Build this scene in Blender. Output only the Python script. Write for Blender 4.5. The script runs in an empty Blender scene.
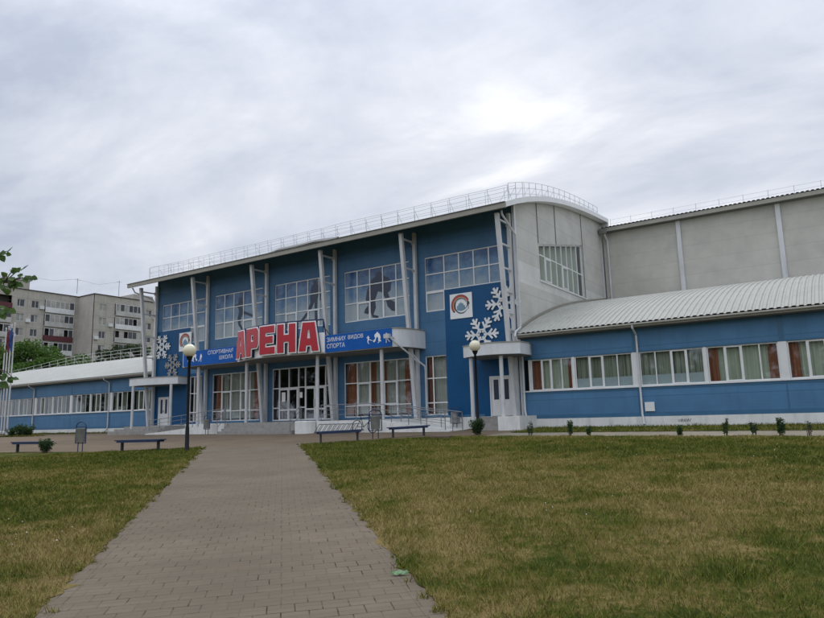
import bpy, math, random
import numpy as np
from mathutils import Vector, Matrix
from mathutils.geometry import tessellate_polygon
random.seed(7)
rng = np.random.default_rng(11)
S = bpy.context.scene
COL = S.collection
R = math.radians

# ------------------------------------------------------------ terrain height
def gz(x, y):
    return -1.6 + 0.0298*min(y, 33.0) - 0.0016*max(-80.0, min(30.0, x))

# ------------------------------------------------------------ materials
def new_mat(name):
    m = bpy.data.materials.new(name); m.use_nodes = True
    nt = m.node_tree
    b = nt.nodes['Principled BSDF']
    return m, nt, b

def nd(nt, t, **kw):
    n = nt.nodes.new(t)
    for k, v in kw.items():
        if k in n.inputs: n.inputs[k].default_value = v
        else: setattr(n, k, v)
    return n

def mth(nt, op, a, b=None, clamp=False):
    n = nt.nodes.new('ShaderNodeMath'); n.operation = op; n.use_clamp = clamp
    for i, v in enumerate((a, b)):
        if v is None: continue
        if isinstance(v, (int, float)): n.inputs[i].default_value = v
        else: nt.links.new(v, n.inputs[i])
    return n.outputs[0]

def mixc(nt, fac, a, b, mode='MIX'):
    n = nt.nodes.new('ShaderNodeMix'); n.data_type = 'RGBA'; n.blend_type = mode
    for sock, v in ((n.inputs[0], fac), (n.inputs[6], a), (n.inputs[7], b)):
        if isinstance(v, (int, float)): sock.default_value = v
        elif isinstance(v, tuple): sock.default_value = (*v, 1) if len(v) == 3 else v
        else: nt.links.new(v, sock)
    return n.outputs[2]

def pos(nt, scale=(1, 1, 1), rotz=0.0, obj=False):
    if obj:
        src = nt.nodes.new('ShaderNodeTexCoord').outputs['Object']
    else:
        src = nt.nodes.new('ShaderNodeNewGeometry').outputs['Position']
    mp = nt.nodes.new('ShaderNodeMapping'); mp.inputs['Scale'].default_value = scale
    mp.inputs['Rotation'].default_value = (0, 0, rotz)
    nt.links.new(src, mp.inputs['Vector'])
    return mp.outputs[0]

def noise(nt, vec, scale, detail=4.0, rough=0.55):
    n = nd(nt, 'ShaderNodeTexNoise', Scale=scale, Detail=detail, Roughness=rough)
    nt.links.new(vec, n.inputs['Vector'])
    return n.outputs[0]

def ramp(nt, v, stops):
    n = nt.nodes.new('ShaderNodeValToRGB')
    el = n.color_ramp.elements
    while len(el) < len(stops): el.new(0.5)
    for e, (p, c) in zip(el, stops):
        e.position = p; e.color = (*c, 1) if isinstance(c, tuple) else (c, c, c, 1)
    nt.links.new(v, n.inputs[0])
    return n.outputs[0]

def bump(nt, b, h, strength=0.3, dist=0.02):
    n = nd(nt, 'ShaderNodeBump', Strength=strength, Distance=dist)
    nt.links.new(h, n.inputs['Height']); nt.links.new(n.outputs[0], b.inputs['Normal'])

def plain(name, col, rough=0.5, metal=0.0, var=0.12, scale=1.5, obj=False, dirt=0.0, spec=0.5):
    """paint or plaster with uneven wear"""
    m, nt, b = new_mat(name)
    v = pos(nt, obj=obj)
    n1 = noise(nt, v, scale, 6.0, 0.6)
    lo = tuple(c*(1-var) for c in col); hi = tuple(min(1, c*(1+var)) for c in col)
    c = ramp(nt, n1, [(0.3, lo), (0.7, hi)])
    if dirt > 0:
        vs = pos(nt, (2.5, 2.5, 0.35), obj=obj)
        n2 = noise(nt, vs, 1.6, 5.0, 0.65)
        f = ramp(nt, n2, [(0.48, 0.0), (0.72, 1.0)])
        f = mth(nt, 'MULTIPLY', f, dirt)
        c = mixc(nt, f, c, tuple(0.45*x+0.02 for x in col))
    nt.links.new(c, b.inputs['Base Color'])
    r = ramp(nt, n1, [(0.2, max(0.05, rough-0.1)), (0.8, min(1, rough+0.1))])
    nt.links.new(r, b.inputs['Roughness'])
    b.inputs['Metallic'].default_value = metal
    b.inputs['Specular IOR Level'].default_value = spec
    return m

def cladding(name, col, pitch=0.12, seam=1.2, rough=0.45, var=0.12, dirt=0.32, seamdark=0.55, off=0.0, vseam=0.0):
    """horizontal profiled sheet: fine ribs and panel joints along Z"""
    m, nt, b = new_mat(name)
    g = nt.nodes.new('ShaderNodeNewGeometry').outputs['Position']
    sp = nt.nodes.new('ShaderNodeSeparateXYZ'); nt.links.new(g, sp.inputs[0])
    z = mth(nt, 'ADD', sp.outputs[2], 20.0+off)
    fr = mth(nt, 'FRACT', mth(nt, 'DIVIDE', z, pitch))
    rib = mth(nt, 'ABSOLUTE', mth(nt, 'SUBTRACT', fr, 0.5))
    fs = mth(nt, 'FRACT', mth(nt, 'DIVIDE', z, seam))
    line = mth(nt, 'LESS_THAN', fs, 0.022/seam)
    if vseam:                                      # upright joints between wall panels
        fv = mth(nt, 'FRACT', mth(nt, 'DIVIDE', mth(nt, 'ADD', sp.outputs[1], 300.0), vseam))
        line = mth(nt, 'MAXIMUM', mth(nt, 'LESS_THAN', fv, 0.07/vseam), mth(nt, 'LESS_THAN', fs, 0.07/seam))
    v = pos(nt)
    n1 = noise(nt, v, 0.7, 6.0, 0.6)
    lo = tuple(c*(1-var) for c in col); hi = tuple(min(1, c*(1+var)) for c in col)
    c = ramp(nt, n1, [(0.3, lo), (0.7, hi)])
    # each sheet a touch different
    wn = nt.nodes.new('ShaderNodeTexWhiteNoise'); wn.noise_dimensions = '1D'
    nt.links.new(mth(nt, 'FLOOR', mth(nt, 'DIVIDE', z, seam)), wn.inputs['W'])
    c = mixc(nt, mth(nt, 'MULTIPLY', wn.outputs[0], 0.12), c, tuple(x*0.6 for x in col))
    vs = pos(nt, (2.2, 2.2, 0.22))
    n2 = noise(nt, vs, 1.5, 6.0, 0.65)
    f = mth(nt, 'MULTIPLY', ramp(nt, n2, [(0.5, 0.0), (0.75, 1.0)]), dirt)
    c = mixc(nt, f, c, tuple(0.5*x+0.015 for x in col))
    c = mixc(nt, mth(nt, 'MULTIPLY', line, seamdark), c, tuple(x*0.35 for x in col))
    nt.links.new(c, b.inputs['Base Color'])
    b.inputs['Roughness'].default_value = rough
    b.inputs['Specular IOR Level'].default_value = 0.2
    h = mth(nt, 'SUBTRACT', mth(nt, 'MULTIPLY', rib, 0.5), line)
    bump(nt, b, h, 0.35, 0.012)
    return m

def glass_mat(name, refl=1.0, tint=(0.75, 0.8, 0.8)):
    m, nt, b = new_mat(name)
    nt.nodes.remove(b)
    out = nt.nodes['Material Output']
    tr = nd(nt, 'ShaderNodeBsdfTransparent', Color=(*tint, 1))
    gl = nd(nt, 'ShaderNodeBsdfGlossy', Roughness=0.03, Color=(0.9, 0.95, 1.0, 1))
    lw = nd(nt, 'ShaderNodeLayerWeight', Blend=0.5)
    fc = mth(nt, 'ADD', mth(nt, 'MULTIPLY', mth(nt, 'POWER', lw.outputs['Facing'], 5.0), 0.9), 0.055)
    v = pos(nt)
    n1 = noise(nt, v, 0.9, 2.0)
    bm = nd(nt, 'ShaderNodeBump', Strength=0.05, Distance=0.05)
    nt.links.new(n1, bm.inputs['Height'])
    nt.links.new(bm.outputs[0], gl.inputs['Normal'])
    mx = nt.nodes.new('ShaderNodeMixShader')
    nt.links.new(mth(nt, 'MULTIPLY', fc, refl*1.6, True), mx.inputs[0])
    nt.links.new(tr.outputs[0], mx.inputs[1]); nt.links.new(gl.outputs[0], mx.inputs[2])
    nt.links.new(mx.outputs[0], out.inputs['Surface'])
    return m

def film_mat(name):
    """printed window film: blue winter sky at the top going to pale grey frost below"""
    m, nt, b = new_mat(name)
    g = nt.nodes.new('ShaderNodeNewGeometry').outputs['Position']
    sp = nt.nodes.new('ShaderNodeSeparateXYZ'); nt.links.new(g, sp.inputs[0])
    n1 = noise(nt, pos(nt, (1, 1, 1.3)), 0.85, 6.0, 0.6)
    n2 = noise(nt, pos(nt, (1, 1, 1)), 2.2, 5.0, 0.6)
    h = mth(nt, 'DIVIDE', mth(nt, 'SUBTRACT', sp.outputs[2], 5.9), 3.2)
    h = mth(nt, 'ADD', h, mth(nt, 'MULTIPLY', mth(nt, 'SUBTRACT', n1, 0.5), 1.3))
    c = ramp(nt, h, [(0.1, (0.34, 0.385, 0.40)), (0.42, (0.235, 0.31, 0.37)), (0.68, (0.10, 0.20, 0.33)), (0.98, (0.022, 0.07, 0.18))])
    c = mixc(nt, ramp(nt, n2, [(0.55, 0.0), (0.8, 0.35)]), c, (0.25, 0.33, 0.42))
    nt.links.new(c, b.inputs['Base Color'])
    b.inputs['Roughness'].default_value = 0.15
    b.inputs['Specular IOR Level'].default_value = 0.35
    return m

M = {}
M['blue'] = cladding('blue_cladding', (0.072, 0.168, 0.290), pitch=0.115, seam=1.15)
M['blue_wing'] = cladding('blue_wing_cladding', (0.080, 0.195, 0.335), pitch=0.115, seam=1.15, dirt=0.32)
M['deep_blue'] = cladding('deep_blue_panel', (0.008, 0.078, 0.195), pitch=0.5, seam=1.5, dirt=0.12, seamdark=0.3, rough=0.3)
M['blue_trim'] = plain('blue_trim', (0.035, 0.13, 0.235), 0.45)
M['beige'] = cladding('beige_wall_panel', (0.490, 0.475, 0.415), pitch=0.6, seam=1.0, dirt=0.10, seamdark=0.3)
M['white_panel'] = cladding('white_wall_panel', (0.555, 0.540, 0.490), pitch=0.6, seam=1.2, dirt=0.12, seamdark=0.5)
M['pale_panel'] = cladding('pale_band_panel', (0.66, 0.65, 0.61), pitch=0.6, seam=1.2, dirt=0.15, seamdark=0.2, off=0.4)
M['white'] = plain('white_pvc', (0.74, 0.74, 0.72), 0.35, var=0.06, dirt=0.12)
M['white_paint'] = plain('white_painted_steel', (0.58, 0.585, 0.575), 0.45, var=0.1, dirt=0.3)
M['canopy'] = plain('canopy_cladding', (0.66, 0.67, 0.67), 0.35, var=0.06, dirt=0.2)
M['plaster'] = plain('white_plaster', (0.72, 0.715, 0.67), 0.85, var=0.1, dirt=0.4)
M['concrete'] = plain('concrete_steps', (0.30, 0.285, 0.26), 0.85, var=0.15, dirt=0.4, scale=3)
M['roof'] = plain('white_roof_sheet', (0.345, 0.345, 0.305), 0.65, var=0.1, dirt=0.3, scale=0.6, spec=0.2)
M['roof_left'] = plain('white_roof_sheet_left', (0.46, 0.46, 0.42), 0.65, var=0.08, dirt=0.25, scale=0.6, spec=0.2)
M['roof_dark'] = plain('grey_roof_edge', (0.16, 0.155, 0.14), 0.6, var=0.15)
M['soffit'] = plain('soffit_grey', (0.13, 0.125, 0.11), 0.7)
M['gutter'] = plain('eave_gutter', (0.30, 0.285, 0.235), 0.55)
M['steel'] = plain('grey_railing_steel', (0.20, 0.205, 0.21), 0.45, metal=0.3)
M['galv'] = plain('galvanised_steel', (0.50, 0.50, 0.49), 0.55, metal=0.15)
M['pipe'] = plain('white_downpipe', (0.55, 0.56, 0.56), 0.4, dirt=0.25)
M['glass'] = glass_mat('window_glass')
M['glass_dark'] = glass_mat('door_glass', 1.25, (0.42, 0.45, 0.46))
M['film'] = film_mat('printed_window_film')
M['print'] = plain('dark_figure_print', (0.016, 0.028, 0.056), 0.35, var=0.35, scale=2.0)
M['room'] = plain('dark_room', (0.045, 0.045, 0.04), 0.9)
M['blind'] = None
M['orange'] = None
M['sign_blue'] = plain('sign_blue', (0.003, 0.092, 0.37), 0.35, var=0.1, spec=0.2)
M['sign_white'] = plain('sign_white', (0.82, 0.82, 0.80), 0.35, var=0.03)
M['sign_red'] = plain('sign_red', (0.44, 0.008, 0.020), 0.3, var=0.08)
M['sign_side'] = plain('sign_navy_side', (0.012, 0.025, 0.09), 0.4)
M['snow_white'] = plain('snowflake_white', (0.72, 0.73, 0.72), 0.5)
M['snow_grey'] = plain('snowflake_grey', (0.30, 0.29, 0.27), 0.6)
M['crest_red'] = plain('crest_red', (0.42, 0.05, 0.03), 0.4)
M['crest_gold'] = plain('crest_orange', (0.50, 0.27, 0.16), 0.4)
M['crest_blue'] = plain('crest_blue', (0.16, 0.28, 0.36), 0.4)
M['black'] = plain('black_paint', (0.008, 0.008, 0.010), 0.5, spec=0.25)
M['navy'] = plain('navy_bench_paint', (0.010, 0.026, 0.080), 0.5, var=0.2, scale=4, obj=True)
M['leg'] = plain('bench_leg_steel', (0.035, 0.035, 0.04), 0.6, obj=True)
M['bin'] = plain('bin_steel', (0.30, 0.31, 0.30), 0.45, metal=0.35, var=0.2, scale=5, obj=True)
M['globe'] = plain('opal_globe', (0.78, 0.72, 0.52), 0.25, var=0.05, obj=True)
M['rubber'] = plain('black_rubber', (0.015, 0.015, 0.016), 0.8)
M['bark'] = plain('bark', (0.10, 0.08, 0.06), 0.9, var=0.35, scale=12)

def fabric(name, col, freq, contrast):
    m, nt, b = new_mat(name)
    g = nt.nodes.new('ShaderNodeNewGeometry').outputs['Position']
    sp = nt.nodes.new('ShaderNodeSeparateXYZ'); nt.links.new(g, sp.inputs[0])
    v = pos(nt, (freq, freq, 0.15))
    n1 = noise(nt, v, 1.0, 3.0, 0.6)
    c = ramp(nt, n1, [(0.3, tuple(x*(1-contrast) for x in col)), (0.68, tuple(min(1, x*(1+contrast)) for x in col))])
    nt.links.new(c, b.inputs['Base Color']); b.inputs['Roughness'].default_value = 0.9
    b.inputs['Specular IOR Level'].default_value = 0.1
    bump(nt, b, n1, 0.6, 0.05)
    return m
M['blind'] = fabric('grey_green_blind', (0.58, 0.60, 0.46), 9.0, 0.22)
M['blind_dark'] = fabric('dark_striped_blind', (0.36, 0.37, 0.28), 13.0, 0.7)
M['blind_old'] = fabric('faded_olive_blind', (0.24, 0.25, 0.17), 9.0, 0.3)
M['blind_white'] = fabric('pale_blind', (0.52, 0.50, 0.43), 8.0, 0.22)
M['orange'] = fabric('orange_curtain', (0.36, 0.135, 0.075), 10.0, 0.35)
M['frost'] = plain('frosted_lower_pane', (0.50, 0.56, 0.56), 0.35, var=0.08)

# ------------------------------------------------------------ mesh collector
class MB:
    def __init__(s): s.v = []; s.f = []
    def add(s, vs, fs):
        n = len(s.v); s.v += [tuple(map(float, p)) for p in vs]; s.f += [tuple(i+n for i in f) for f in fs]; return s
    def box(s, x0, x1, y0, y1, z0, z1):
        v = [(x, y, z) for z in (z0, z1) for y in (y0, y1) for x in (x0, x1)]
        return s.add(v, [(0, 2, 3, 1), (4, 5, 7, 6), (0, 1, 5, 4), (2, 6, 7, 3), (0, 4, 6, 2), (1, 3, 7, 5)])
    def quad(s, a, b, c, d): return s.add([a, b, c, d], [(0, 1, 2, 3)])
    def beam(s, p, q, w, h=None, up=(0, 0, 1)):
        h = h or w
        p = Vector(p); q = Vector(q); d = (q-p).normalized(); u = Vector(up)
        if abs(d.dot(u)) > 0.99: u = Vector((0, 1, 0))
        a = d.cross(u).normalized()*(w/2); b_ = a.cross(d).normalized()*(h/2)
        v = [c+i*a+j*b_ for c in (p, q) for j in (-1, 1) for i in (-1, 1)]
        return s.add(v, [(0, 1, 3, 2), (4, 6, 7, 5), (0, 4, 5, 1), (2, 3, 7, 6), (0, 2, 6, 4), (1, 5, 7, 3)])
    def tube(s, pts, r, n=8, caps=True):
        pts = [Vector(p) for p in pts]; rr = r if isinstance(r, (list, tuple)) else [r]*len(pts)
        base = len(s.v); ref = None
        for i, p in enumerate(pts):
            d = (pts[min(i+1, len(pts)-1)]-pts[max(i-1, 0)]).normalized()
            if ref is None:
                ref = Vector((0, 0, 1)) if abs(d.z) < 0.9 else Vector((1, 0, 0))
            a = d.cross(ref).normalized(); b_ = a.cross(d).normalized(); ref = b_
            for k in range(n):
                t = 2*math.pi*k/n
                s.v.append(tuple(p+rr[i]*(math.cos(t)*a+math.sin(t)*b_)))
        for i in range(len(pts)-1):
            for k in range(n):
                a0 = base+i*n+k; a1 = base+i*n+(k+1) % n
                s.f.append((a0, a1, a1+n, a0+n))
        if caps:
            s.f.append(tuple(base+k for k in reversed(range(n)))); e = base+(len(pts)-1)*n
            s.f.append(tuple(e+k for k in range(n)))
        return s
    def lathe(s, c, prof, n=20):
        """prof: (r,z) from the bottom up"""
        base = len(s.v)
        for r, z in prof:
            for k in range(n):
                t = 2*math.pi*k/n; s.v.append((c[0]+r*math.cos(t), c[1]+r*math.sin(t), c[2]+z))
        for i in range(len(prof)-1):
            for k in range(n):
                a0 = base+i*n+k; a1 = base+i*n+(k+1) % n
                s.f.append((a0, a1, a1+n, a0+n))
        s.f.append(tuple(base+k for k in reversed(range(n)))); e = base+(len(prof)-1)*n
        s.f.append(tuple(e+k for k in range(n)))
        return s
    def prism(s, poly, fn, d0, d1):
        """poly 2-D outline; fn(u,v,d) gives the 3-D point; solid from d0 to d1"""
        n = len(poly)
        area = sum(poly[i][0]*poly[(i+1) % n][1]-poly[(i+1) % n][0]*poly[i][1] for i in range(n))
        if area < 0: poly = poly[::-1]
        tri = tessellate_polygon([[Vector((u, v, 0)) for u, v in poly]])
        v = [fn(u, w, d0) for u, w in poly]+[fn(u, w, d1) for u, w in poly]
        f = [tuple(t) for t in tri]+[tuple(i+n for i in reversed(t)) for t in tri]
        f += [(i, (i+1) % n, (i+1) % n+n, i+n) for i in range(n)]
        return s.add(v, f)
    def build(s, name, mat, parent=None, smooth=False, origin=None):
        """vertices are given in world space and stored relative to the thing's base"""
        o0 = Vector(parent['_o']) if parent is not None else Vector(origin or (0, 0, 0))
        me = bpy.data.meshes.new(name)
        me.from_pydata([tuple(Vector(p)-o0) for p in s.v], [], s.f)
        me.validate(); me.update()
        if mat is not None:
            me.materials.append(M[mat] if isinstance(mat, str) else mat)
        import bmesh
        bm = bmesh.new(); bm.from_mesh(me); bmesh.ops.recalc_face_normals(bm, faces=bm.faces); bm.to_mesh(me); bm.free()
        if smooth:
            me.shade_smooth()
            me.set_sharp_from_angle(angle=R(40))
        o = bpy.data.objects.new(name, me); COL.objects.link(o)
        if parent is not None:
            o.parent = parent; o['_o'] = tuple(o0)
        else:
            o.location = o0; o['_o'] = tuple(o0)
        return o

def tag(o, label=None, cat=None, group=None, kind=None):
    if label: o['label'] = label
    if cat: o['category'] = cat
    if group: o['group'] = group
    if kind: o['kind'] = kind
    return o
def thing(name, label, cat, loc=(0, 0, 0), group=None):
    o = bpy.data.objects.new(name, None); COL.objects.link(o); o.location = loc; o['_o'] = tuple(loc)
    o.empty_display_size = 0.2
    return tag(o, label, cat, group)
def copy_tree(o, parent=None):
    c = o.copy(); COL.objects.link(c)
    if parent is not None: c.parent = parent
    for ch in list(o.children): copy_tree(ch, c)
    return c

def wall_grid(mb, a0, a1, z0, z1, holes, pt, depth):
    """front skin with openings and their reveals; pt(a,z,d) -> 3-D, d = 0 front, depth = back of the reveal"""
    A = sorted({a0, a1, *[h[0] for h in holes], *[h[1] for h in holes]})
    Z = sorted({z0, z1, *[h[2] for h in holes], *[h[3] for h in holes]})
    def solid(i, j):
        if not (0 <= i < len(A)-1 and 0 <= j < len(Z)-1): return None
        ca = (A[i]+A[i+1])/2; cz = (Z[j]+Z[j+1])/2
        return not any(h[0] < ca < h[1] and h[2] < cz < h[3] for h in holes)
    for i in range(len(A)-1):
        for j in range(len(Z)-1):
            if not solid(i, j): continue
            p, q, r, t = A[i], A[i+1], Z[j], Z[j+1]
            mb.quad(pt(p, r, 0), pt(q, r, 0), pt(q, t, 0), pt(p, t, 0))
            mb.quad(pt(p, r, depth), pt(p, t, depth), pt(q, t, depth), pt(q, r, depth))
            for di, dj, e in ((-1, 0, ((p, r), (p, t))), (1, 0, ((q, r), (q, t))), (0, -1, ((p, r), (q, r))), (0, 1, ((p, t), (q, t)))):
                if not solid(i+di, j+dj):
                    (u0, w0), (u1, w1) = e
                    mb.quad(pt(u0, w0, 0), pt(u1, w1, 0), pt(u1, w1, depth), pt(u0, w0, depth))
    return mb
# ------------------------------------------------------------ ground sheets
def paver_mat(name, rot, bw=0.215, bh=0.107, tint=(0.168, 0.137, 0.100)):
    m, nt, b = new_mat(name)
    v = pos(nt, rotz=rot)
    # slightly wandering courses
    nz = nd(nt, 'ShaderNodeTexNoise', Scale=0.9, Detail=2.0); nt.links.new(v, nz.inputs['Vector'])
    sub = nt.nodes.new('ShaderNodeVectorMath'); sub.operation = 'SUBTRACT'
    nt.links.new(nz.outputs[1], sub.inputs[0]); sub.inputs[1].default_value = (0.5, 0.5, 0.5)
    sc = nt.nodes.new('ShaderNodeVectorMath'); sc.operation = 'SCALE'; sc.inputs['Scale'].default_value = 0.05
    nt.links.new(sub.outputs[0], sc.inputs[0])
    ad = nt.nodes.new('ShaderNodeVectorMath'); ad.operation = 'ADD'
    nt.links.new(v, ad.inputs[0]); nt.links.new(sc.outputs[0], ad.inputs[1])
    def brick(w, h, mort, smooth):
        br = nt.nodes.new('ShaderNodeTexBrick'); br.offset = 0.5; br.squash = 1.0
        for k, x in (('Scale', 1.0), ('Brick Width', w), ('Row Height', h), ('Mortar Size', mort), ('Mortar Smooth', smooth), ('Bias', 0.0)):
            br.inputs[k].default_value = x
        br.inputs['Color1'].default_value = (*[x*0.86 for x in tint], 1)
        br.inputs['Color2'].default_value = (*[x*1.12 for x in tint], 1)
        br.inputs['Mortar'].default_value = (*[x*0.70 for x in tint], 1)
        nt.links.new(ad.outputs[0], br.inputs['Vector']); return br
    br = brick(bw, bh*2, 0.006, 0.4)                 # pairs of stones share their long joints
    b2 = brick(60.0, bh, 0.0058, 0.5)                  # the stones themselves
    stone = mixc(nt, 0.6, br.outputs[0], b2.outputs[0])
    n1 = noise(nt, pos(nt), 0.55, 6.0, 0.62)
    c = mixc(nt, ramp(nt, n1, [(0.38, 0.0), (0.62, 0.7)]), stone, tuple(x*0.72 for x in tint))
    n3 = noise(nt, pos(nt), 2.3, 5.0, 0.6)
    c = mixc(nt, ramp(nt, n3, [(0.55, 0.0), (0.8, 0.4)]), c, (0.17, 0.128, 0.085))
    # soil and moss in some joints
    n2 = noise(nt, pos(nt), 3.1, 4.0, 0.65)
    jm = mth(nt, 'MULTIPLY', br.outputs['Fac'], ramp(nt, n2, [(0.47, 0.0), (0.62, 1.0)]))
    c = mixc(nt, jm, c, (0.03, 0.026, 0.015))
    n4 = noise(nt, pos(nt), 60.0, 3.0, 0.6)
    c = mixc(nt, ramp(nt, n4, [(0.3, 0.22), (0.7, 0.0)]), c, tuple(x*0.5 for x in tint))
    nt.links.new(c, b.inputs['Base Color'])
    b.inputs['Roughness'].default_value = 0.88
    b.inputs['Specular IOR Level'].default_value = 0.12
    h = mth(nt, 'ADD', mth(nt, 'MULTIPLY', mth(nt, 'ADD', br.outputs['Fac'], mth(nt, 'MULTIPLY', b2.outputs['Fac'], 0.6)), -1.0), mth(nt, 'MULTIPLY', n4, 0.25))
    h = mth(nt, 'ADD', h, mth(nt, 'MULTIPLY', n1, 1.2))
    bump(nt, b, h, 0.55, 0.008)
    return m
PATH_ANG = math.atan2(0.695, -0.735)            # direction the path runs in
M['paver_path'] = paver_mat('path_pavers', -(PATH_ANG-math.pi/2)+R(2))
M['paver_plaza'] = paver_mat('plaza_pavers', R(0), 0.3, 0.3, (0.182, 0.139, 0.094))
M['paver_side'] = paver_mat('side_path_pavers', R(0), 0.3, 0.3, (0.27, 0.235, 0.175))

def grass_nodes(nt, blades):
    v = pos(nt)
    big = noise(nt, v, 0.16, 3.0, 0.5)
    mid = noise(nt, v, 0.9, 6.0, 0.72)
    fine = noise(nt, v, 6.0, 5.0, 0.75)
    f = mth(nt, 'ADD', mth(nt, 'MULTIPLY', big, 1.1), mth(nt, 'MULTIPLY', mid, 1.6))
    f = mth(nt, 'ADD', f, mth(nt, 'MULTIPLY', fine, 1.05))
    f = mth(nt, 'SUBTRACT', f, 0.855)
    # trampled and dry on the camera side of the right-hand lawn, greener beyond
    at = nt.nodes.new('ShaderNodeVectorMath'); at.operation = 'DISTANCE'
    nt.links.new(pos(nt), at.inputs[0]); at.inputs[1].default_value = (-5.6, 9.5, -1.3)
    near = ramp(nt, mth(nt, 'DIVIDE', at.outputs['Value'], 9.0), [(0.05, 0.36), (1.0, -0.0)])
    f = mth(nt, 'ADD', f, near)
    f2 = mth(nt, 'MULTIPLY', f, 0.5)
    if blades:
        c = ramp(nt, f2, [(0.41, (0.050, 0.088, 0.007)), (0.50, (0.102, 0.138, 0.014)), (0.555, (0.180, 0.172, 0.034)), (0.64, (0.310, 0.245, 0.088))])
        gi = nt.nodes.new('ShaderNodeNewGeometry').outputs['Random Per Island']
        c = mixc(nt, ramp(nt, gi, [(0.0, 0.8), (0.4, 0.0)]), c, (0.038, 0.078, 0.008))
        c = mixc(nt, ramp(nt, gi, [(0.72, 0.0), (1.0, 0.9)]), c, (0.33, 0.26, 0.105))
        rn = noise(nt, v, 90.0, 1.0)
        c = mixc(nt, ramp(nt, rn, [(0.35, 0.0), (0.7, 0.6)]), c, (0.130, 0.120, 0.025))
    else:
        c = ramp(nt, f2, [(0.41, (0.032, 0.052, 0.006)), (0.50, (0.066, 0.080, 0.014)), (0.555, (0.138, 0.115, 0.033)), (0.64, (0.255, 0.185, 0.078))])
        rn = noise(nt, v, 38.0, 3.0, 0.7)
        c = mixc(nt, ramp(nt, rn, [(0.35, 0.5), (0.65, 0.0)]), c, (0.024, 0.024, 0.011))
    return c, fine
m, nt, b = new_mat('lawn_thatch')
c, fi = grass_nodes(nt, False); nt.links.new(c, b.inputs['Base Color']); b.inputs['Roughness'].default_value = 1.0
b.inputs['Specular IOR Level'].default_value = 0.05
bump(nt, b, noise(nt, pos(nt), 22.0, 4.0, 0.7), 0.9, 0.03)
M['lawn'] = m
m, nt, b = new_mat('grass_blades')
c, fi = grass_nodes(nt, True); nt.links.new(c, b.inputs['Base Color']); b.inputs['Roughness'].default_value = 0.75
b.inputs['Specular IOR Level'].default_value = 0.06
M['blade'] = m

def sheet(name, poly, mat, lift, jitter=0.0, step=0.22, kind='structure'):
    pts = []
    n = len(poly)
    for i in range(n):
        p = Vector(poly[i]); q = Vector(poly[(i+1) % n]); L = (q-p).length
        k = max(1, int(L/step)) if jitter and L < 60 else 1
        for j in range(k):
            t = p.lerp(q, j/k)
            if jitter and j:
                nrm = Vector((-(q-p).y, (q-p).x)).normalized()
                t = t+nrm*random.gauss(0, jitter)
            pts.append((t.x, t.y))
    tri = tessellate_polygon([[Vector((x, y, 0)) for x, y in pts]])
    mb = MB(); mb.add([(x, y, gz(x, y)+lift) for x, y in pts], [tuple(t) for t in tri])
    o = mb.build(name, mat)
    for f in o.data.polygons:
        pass
    if o.data.polygons and o.data.polygons[0].normal.z < 0: o.data.flip_normals()
    return tag(o, kind=kind)

# far terrain: one sheet to the horizon
xs = [-2500, -600, -200, -80, -40, 0, 30, 200, 900, 2500]; ys = [-1500, -300, -60, -10, 0, 33, 60, 200, 700, 2500]
mb = MB(); mb.add([(x, y, gz(x, y)-0.05) for y in ys for x in xs],
                  [(j*len(xs)+i, j*len(xs)+i+1, (j+1)*len(xs)+i+1, (j+1)*len(xs)+i) for j in range(len(ys)-1) for i in range(len(xs)-1)])
tag(mb.build('ground', 'lawn'), kind='structure')
PLAZA = [(-80, -20), (30, -20), (30, 32.99), (-80, 32.99)]
sheet('plaza', PLAZA, 'paver_plaza', 0.0)

def pl(x): return 3.0-(x+5.68)*0.907           # left edge of the path
def pr(x): return 4.44-(x+2.7)*0.9735          # right edge
PATH = [(6.0, pl(6.0)), (9.0, pr(9.0)), (-19.3, pr(-19.3)), (-23.6, pl(-23.6))]
sheet('path', PATH, 'paver_path', 0.004)
LAWN_L = [(-23.45, 18.95), (-24.6, 17.35), (-26.5, 16.4), (-30.6, 15.75), (-36.0, 15.0), (-60, 12.5), (-60, -18), (12, -18), (6.0, pl(6.0)), (-5.68, 3.0), (-14.0, pl(-14))]
LAWN_R = [(-19.1, 20.45), (-9.5, 11.06), (-2.7, 4.44), (8.5, pr(8.5)), (29, -8), (29, 21.5), (10, 22.9), (-0.9, 24.0), (-7.9, 24.55), (-12.2, 24.85), (-14.6, 24.75), (-16.2, 24.0), (-17.2, 22.6), (-18.0, 21.4)]
STRIP_R = [(-12.9, 27.25), (20, 27.15), (20, 31.22), (-13.2, 31.22)]
STRIP_L = [(-76, 31.0), (-58, 30.9), (-50.2, 31.4), (-50.2, 32.28), (-76, 32.28)]
sheet('lawn', LAWN_L, 'lawn', 0.008, 0.04, 0.13)
sheet('lawn', LAWN_R, 'lawn', 0.008, 0.04, 0.13)
sheet('side_path', [(-13.2, 24.0), (-0.9, 23.6), (20, 21.8), (20, 27.4), (-13.2, 27.4)], 'paver_side', 0.006)
sheet('grass_strip', STRIP_R, 'lawn', 0.018, 0.04)
sheet('grass_strip', STRIP_L, 'lawn', 0.018, 0.04)
# bed with low bushes left of the benches
BED = [(-60.6, 27.2), (-55.2, 27.6), (-54.8, 29.0), (-60.5, 29.4)]
sheet('planting_bed', BED, 'lawn', 0.02, 0.05)
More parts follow.
